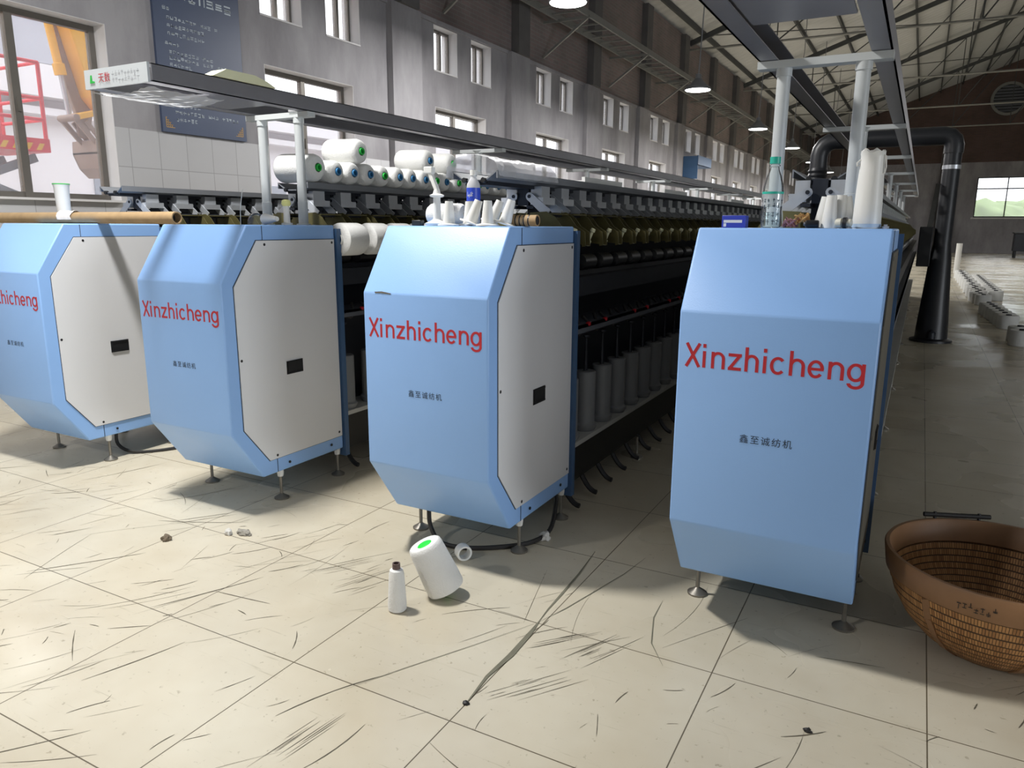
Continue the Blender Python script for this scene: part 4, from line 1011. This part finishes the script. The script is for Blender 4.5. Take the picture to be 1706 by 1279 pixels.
def lint(x, y, s, seed, label, m_=None, flat=.45):
    random.seed(seed); import bmesh
    bm = bmesh.new(); bmesh.ops.create_icosphere(bm, subdivisions=3, radius=1)
    from mathutils import noise as nz
    for v in bm.verts:
        d = 1 + .55 * nz.noise(v.co * 1.7 + Vector((seed, 0, 0))) + .3 * nz.noise(v.co * 4.3 + Vector((0, seed, 0)))
        v.co = Vector((v.co.x * s[0] * d, v.co.y * s[1] * d, max(v.co.z * s[2] * d, -s[2] * .55)))
    zmin = min(v.co.z for v in bm.verts)
    for v in bm.verts: v.co.z -= zmin
    me = bpy.data.meshes.new('lint'); bm.to_mesh(me); bm.free(); me.materials.append(m_ or M_lint)
    me.polygons.foreach_set('use_smooth', [True] * len(me.polygons))
    o = bpy.data.objects.new('lint_clump', me); COL.objects.link(o); o.location = (x, y, .0006); tag(o, label, 'lint', 'lint clumps on the floor')
M_wlint = mat('white_lint', (206, 204, 198), .95, var=.15, scale=50, bump=.6, bscale=90)
lint(-2.80, 2.39, (.05, .02, .014), 3, 'flat grey lint clump in front of the second machine')
lint(-2.86, 2.35, (.018, .016, .018), 4, 'small pale lint knot beside the flat grey clump', M_wlint)
lint(-3.07, 2.16, (.026, .02, .016), 5, 'brown grey lint knot on the open floor, farthest left of the clumps', mat('brown_lint', (112, 100, 84), .95, var=.3, scale=60, bump=.6, bscale=90))
lint(-1.47, 3.06, (.028, .024, .026), 6, 'white lint clump behind the foot of the third machine', M_wlint)
lint(-.15, 2.18, (.012, .008, .007), 8, 'dark scrap on the floor before the right machine', M_rubber)
lint(-1.13, 1.79, (.011, .009, .006), 9, 'dark scrap near the floor crack at the front', M_rubber)
M_leaf = mat('pale_green_foliage', (150, 168, 120), .9, var=.45, scale=1.2, bump=.8, bscale=3)
for k, (x, y, sx, sz) in enumerate(((4.2, 64, 2.2, 4.2), (7.6, 67, 2.6, 5.5), (1.2, 68, 2.4, 3.6), (10.5, 63, 2.0, 4.6))):
    lint(x, y, (sx, 1.6, sz * .5), 30 + k, 'pale green shrub outside the far end window, %s from the left' % ordn((1, 2, 0, 3)[k]), M_leaf)
    o = bpy.data.objects[-1] if False else [q for q in COL.objects if q.name.startswith('lint_clump')][-1]
    o.name = 'shrub'; o['category'] = 'shrub'; o['group'] = 'shrubs beyond the far wall'; o.location.z = -.02
random.seed(21)

# ------------------------------------------------------------------ bamboo basket
bk = thing('bamboo_basket', 'big round woven bamboo basket on the floor beside the right machine', 'basket', (.37, 3.0, 0))
outer = [(.0, .15), (.012, .18), (.05, .235), (.11, .29), (.18, .33), (.26, .355)]
inner = [(.26, .343), (.18, .318), (.11, .278), (.055, .225), (.018, .16), (.016, .02)]
MB().lathe((0, 0, 0), (0, 0, 1), [(0, .02)] + outer, 72, cap=False).build('woven_shell', M_weave, bk)
MB().lathe((0, 0, 0), (0, 0, 1), inner, 72, cap=False).build('woven_lining', M_weave, bk)
MB().lathe((0, 0, 0), (0, 0, 1), [(.262, .36), (.267, .365), (.30, .370), (.345, .376), (.352, .372), (.352, .360), (.345, .354), (.267, .340), (.262, .345)], 72, cap=False).build('rim_band', M_bamboo, bk)
rb = MB()
ribm = MB()
for a0 in [radians(d) for d in (-72, -10, 50, 110, 170, 230)]:
    pts = [(r * 1.008 * cos(a0), r * 1.008 * sin(a0), t) for t, r in outer[1:]]
    q = MB()
    for (p1, p2) in zip(pts, pts[1:]): q.bar(p1, p2, .026, .006)
    q.build('rib', M_bamboo, bk, smooth=False)
a1, a2 = radians(98), radians(124)
h1 = Vector((.372 * cos(a1), .372 * sin(a1), .366)); h2 = Vector((.372 * cos(a2), .372 * sin(a2), .366))
e = (h2 - h1)
hd = MB().tube([h1 - e * .25, h1, h2, h2 + e * .25], .010, 8).build('handle', M_rubber, bk)
for p in (h1, h2): MB().tube([p + Vector((0, 0, .012)), p * .99 - Vector((0, 0, .05)), p * .96 - Vector((0, 0, .13))], .007, 6).build('handle_tie', M_rubber, bk)
a3 = radians(-77)
R_ = lambda a, r, z: (r * cos(a), r * sin(a), z)
MB().tube([R_(a3 + .06, .352, .262), R_(a3, .382, .345), R_(a3, .372, .368), R_(a3 + .02, .355, .35)], .005, 6).tube([R_(a3 - .07, .366, .255), R_(a3 - .02, .384, .33), R_(a3, .38, .362)], .005, 6).tube([R_(a3 + .01, .366, .25), R_(a3 + .01, .386, .33), R_(a3, .376, .368)], .004, 6).tube([R_(a3, .376, .37), R_(a3 + .05, .372, .385), R_(a3 + .09, .37, .378), R_(a3 + .05, .366, .366)], .004, 6).build('white_string', M_whitep, bk)
ms = MB()
for k in range(7):
    a = radians(-112 + k * 2.6)
    for q in range(3):
        z = .30 + random.uniform(-.012, .012)
        ms.box((.3745 * cos(a), .3745 * sin(a), z), (.012, .0012, .002) if q else (.002, .0012, .016), Matrix.Rotation(a + pi / 2, 3, 'Z'))
ms.build('ink_marks', M_black, bk, smooth=False)

# ------------------------------------------------------------------ right side and far end
dt = thing('duct_pillar', 'black upright duct standing on the floor at the right with a pipe across its top', 'duct', (.24, 11.5, 0))
MB().lathe((0, 0, 0), (0, 0, 1), [(0, .26), (.03, .26), (.05, .2), (.3, .185), (1.1, .13), (1.3, .105), (2.52, .1)], 24).build('upright', M_duct, dt)
MB().lathe((0, 0, 2.30), (0, 0, 1), [(0, .108), (.05, .108)], 24).build('clamp_ring', M_light, dt)
XD = -1.62
MB().tube([(0, 0, 2.45), (0, 0, 2.55), (.03, 0, 2.63)][:2] + [(-.12 + .12 * cos(radians(a)), 0, 2.55 + .12 * sin(radians(a))) for a in (30, 60, 90)] + [(XD + .2, 0, 2.67)] + [(XD + .2 - .2 * sin(radians(a)), 0, 2.47 + .2 * cos(radians(a))) for a in (22, 45, 67, 90)] + [(XD, 0, 2.3)], .115, 18).build('cross_pipe', M_duct, dt)
MB().lathe((XD, 0, 2.32), (XD, 0, -9), [(0, .12)] + [(.02 + .03 * k, .12 + (.014 if k % 2 else 0)) for k in range(24)] + [(.8, .11), (1.58, .11), (2.32, .11)], 18).build('ribbed_hose', M_duct, dt)
MB().b2(-.28, -.12, -.1, .1, 1.0, 1.52).build('control_box', M_black, dt, bevel=.01)
MB().lathe((0, -.2, .06), (0, -.2, 1), [(0, .05), (.08, .05), (.12, .01)], 12).build('base_valve', M_dark, dt)
# yarn pots standing in a line on the aisle floor
pt = None
spots = [(1.28, 11.65), (1.30, 12.1)] + [(1.29 - .02 * k, 13.6 + .36 * k) for k in range(7)] + [(1.20 - .035 * (k % 3), 17.6 + .40 * k) for k in range(26)] + [(1.50, 18.9 + .55 * k) for k in range(12)]
for i, (x, y) in enumerate(spots):
    lab = 'white yarn drum on the aisle floor, %s in line from the camera' % ordn(i) if i < 35 else 'white yarn drum in the right-hand aisle line, %s from the camera' % ordn(i - 35)
    if pt is None:
        pt = thing('yarn_drum', lab, 'yarn drum', (x, y, 0), 'yarn drums along the aisle')
        MB().lathe((0, 0, 0), (0, 0, 1), [(0, .14), (.01, .148), (.19, .145), (.205, .135), (.203, .05), (.19, .04)], 24).build('yarn', M_yarn, pt)
        MB().lathe((0, 0, .19), (0, 0, 1), [(0, .04), (.03, .038), (.03, .026), (.005, .026)], 14).build('core', M_black, pt)
    else: dup(pt, (x, y, 0), lab, 'yarn drums along the aisle')
tag(MB().cyl((1.15, 30.0, 0), (1.15, 30.0, 1.0), .09, n=14).build('white_pipe', M_whitep), 'white pipe standing at the far end of the line of yarn drums', 'pipe')
tr = thing('trolley', 'dark metal trolley by the far end wall under the window', 'trolley', (5.15, 47.6, 0))
MB().b2(-.9, .9, -.5, .5, .35, 1.25).build('bin', M_dark, tr, bevel=.02)
MB().b2(-.95, .95, -.55, .55, 1.25, 1.32).build('rim', M_black, tr, smooth=False)
MB().cyl((-.3, 0, 1.32), (-.3, 0, 1.45), .1, n=12).build('knob', M_black, tr)
for xx in (-.8, .8):
    for yy in (-.4, .4): MB().b2(xx - .04, xx + .04, yy - .04, yy + .04, 0, .35).build('leg', M_black, tr, smooth=False)
for k, (x0, x1, lab) in enumerate(((.2, .55, 'left of the pair'), (1.5, .95, 'right of the pair'))):
    tag(MB().bar((x0, 54.0, .05), (x1, 54.63, 4.2), .28, .08).build('leaning_plank', M_roofsteel, smooth=False), 'dark plank leaning on a column at the far end wall, ' + lab, 'plank', 'planks at the far wall')
fn = thing('exhaust_fan', 'round louvred exhaust fan high in the dark brick gable', 'fan', (3.68, 55.0, 9.05))
MB().lathe((0, -.12, 0), (0, 1, 0), [(0, .80), (0, .95), (.12, .95), (.12, .80), (0, .8)], 40, cap=False).build('ring', M_roofrod, fn)
sl_ = MB()
for k in range(9):
    z = -.68 + k * .17; xw = sqrt(max(.05, .8 ** 2 - z * z)); sl_.box((0, -.06, z), (2 * xw, .02, .12), Matrix.Rotation(radians(35), 3, 'X'))
sl_.build('louvres', M_mid, fn, smooth=False)
MB().cyl((0, -.02, 0), (0, 0, 0), .8, n=40).build('back_plate', M_black, fn)
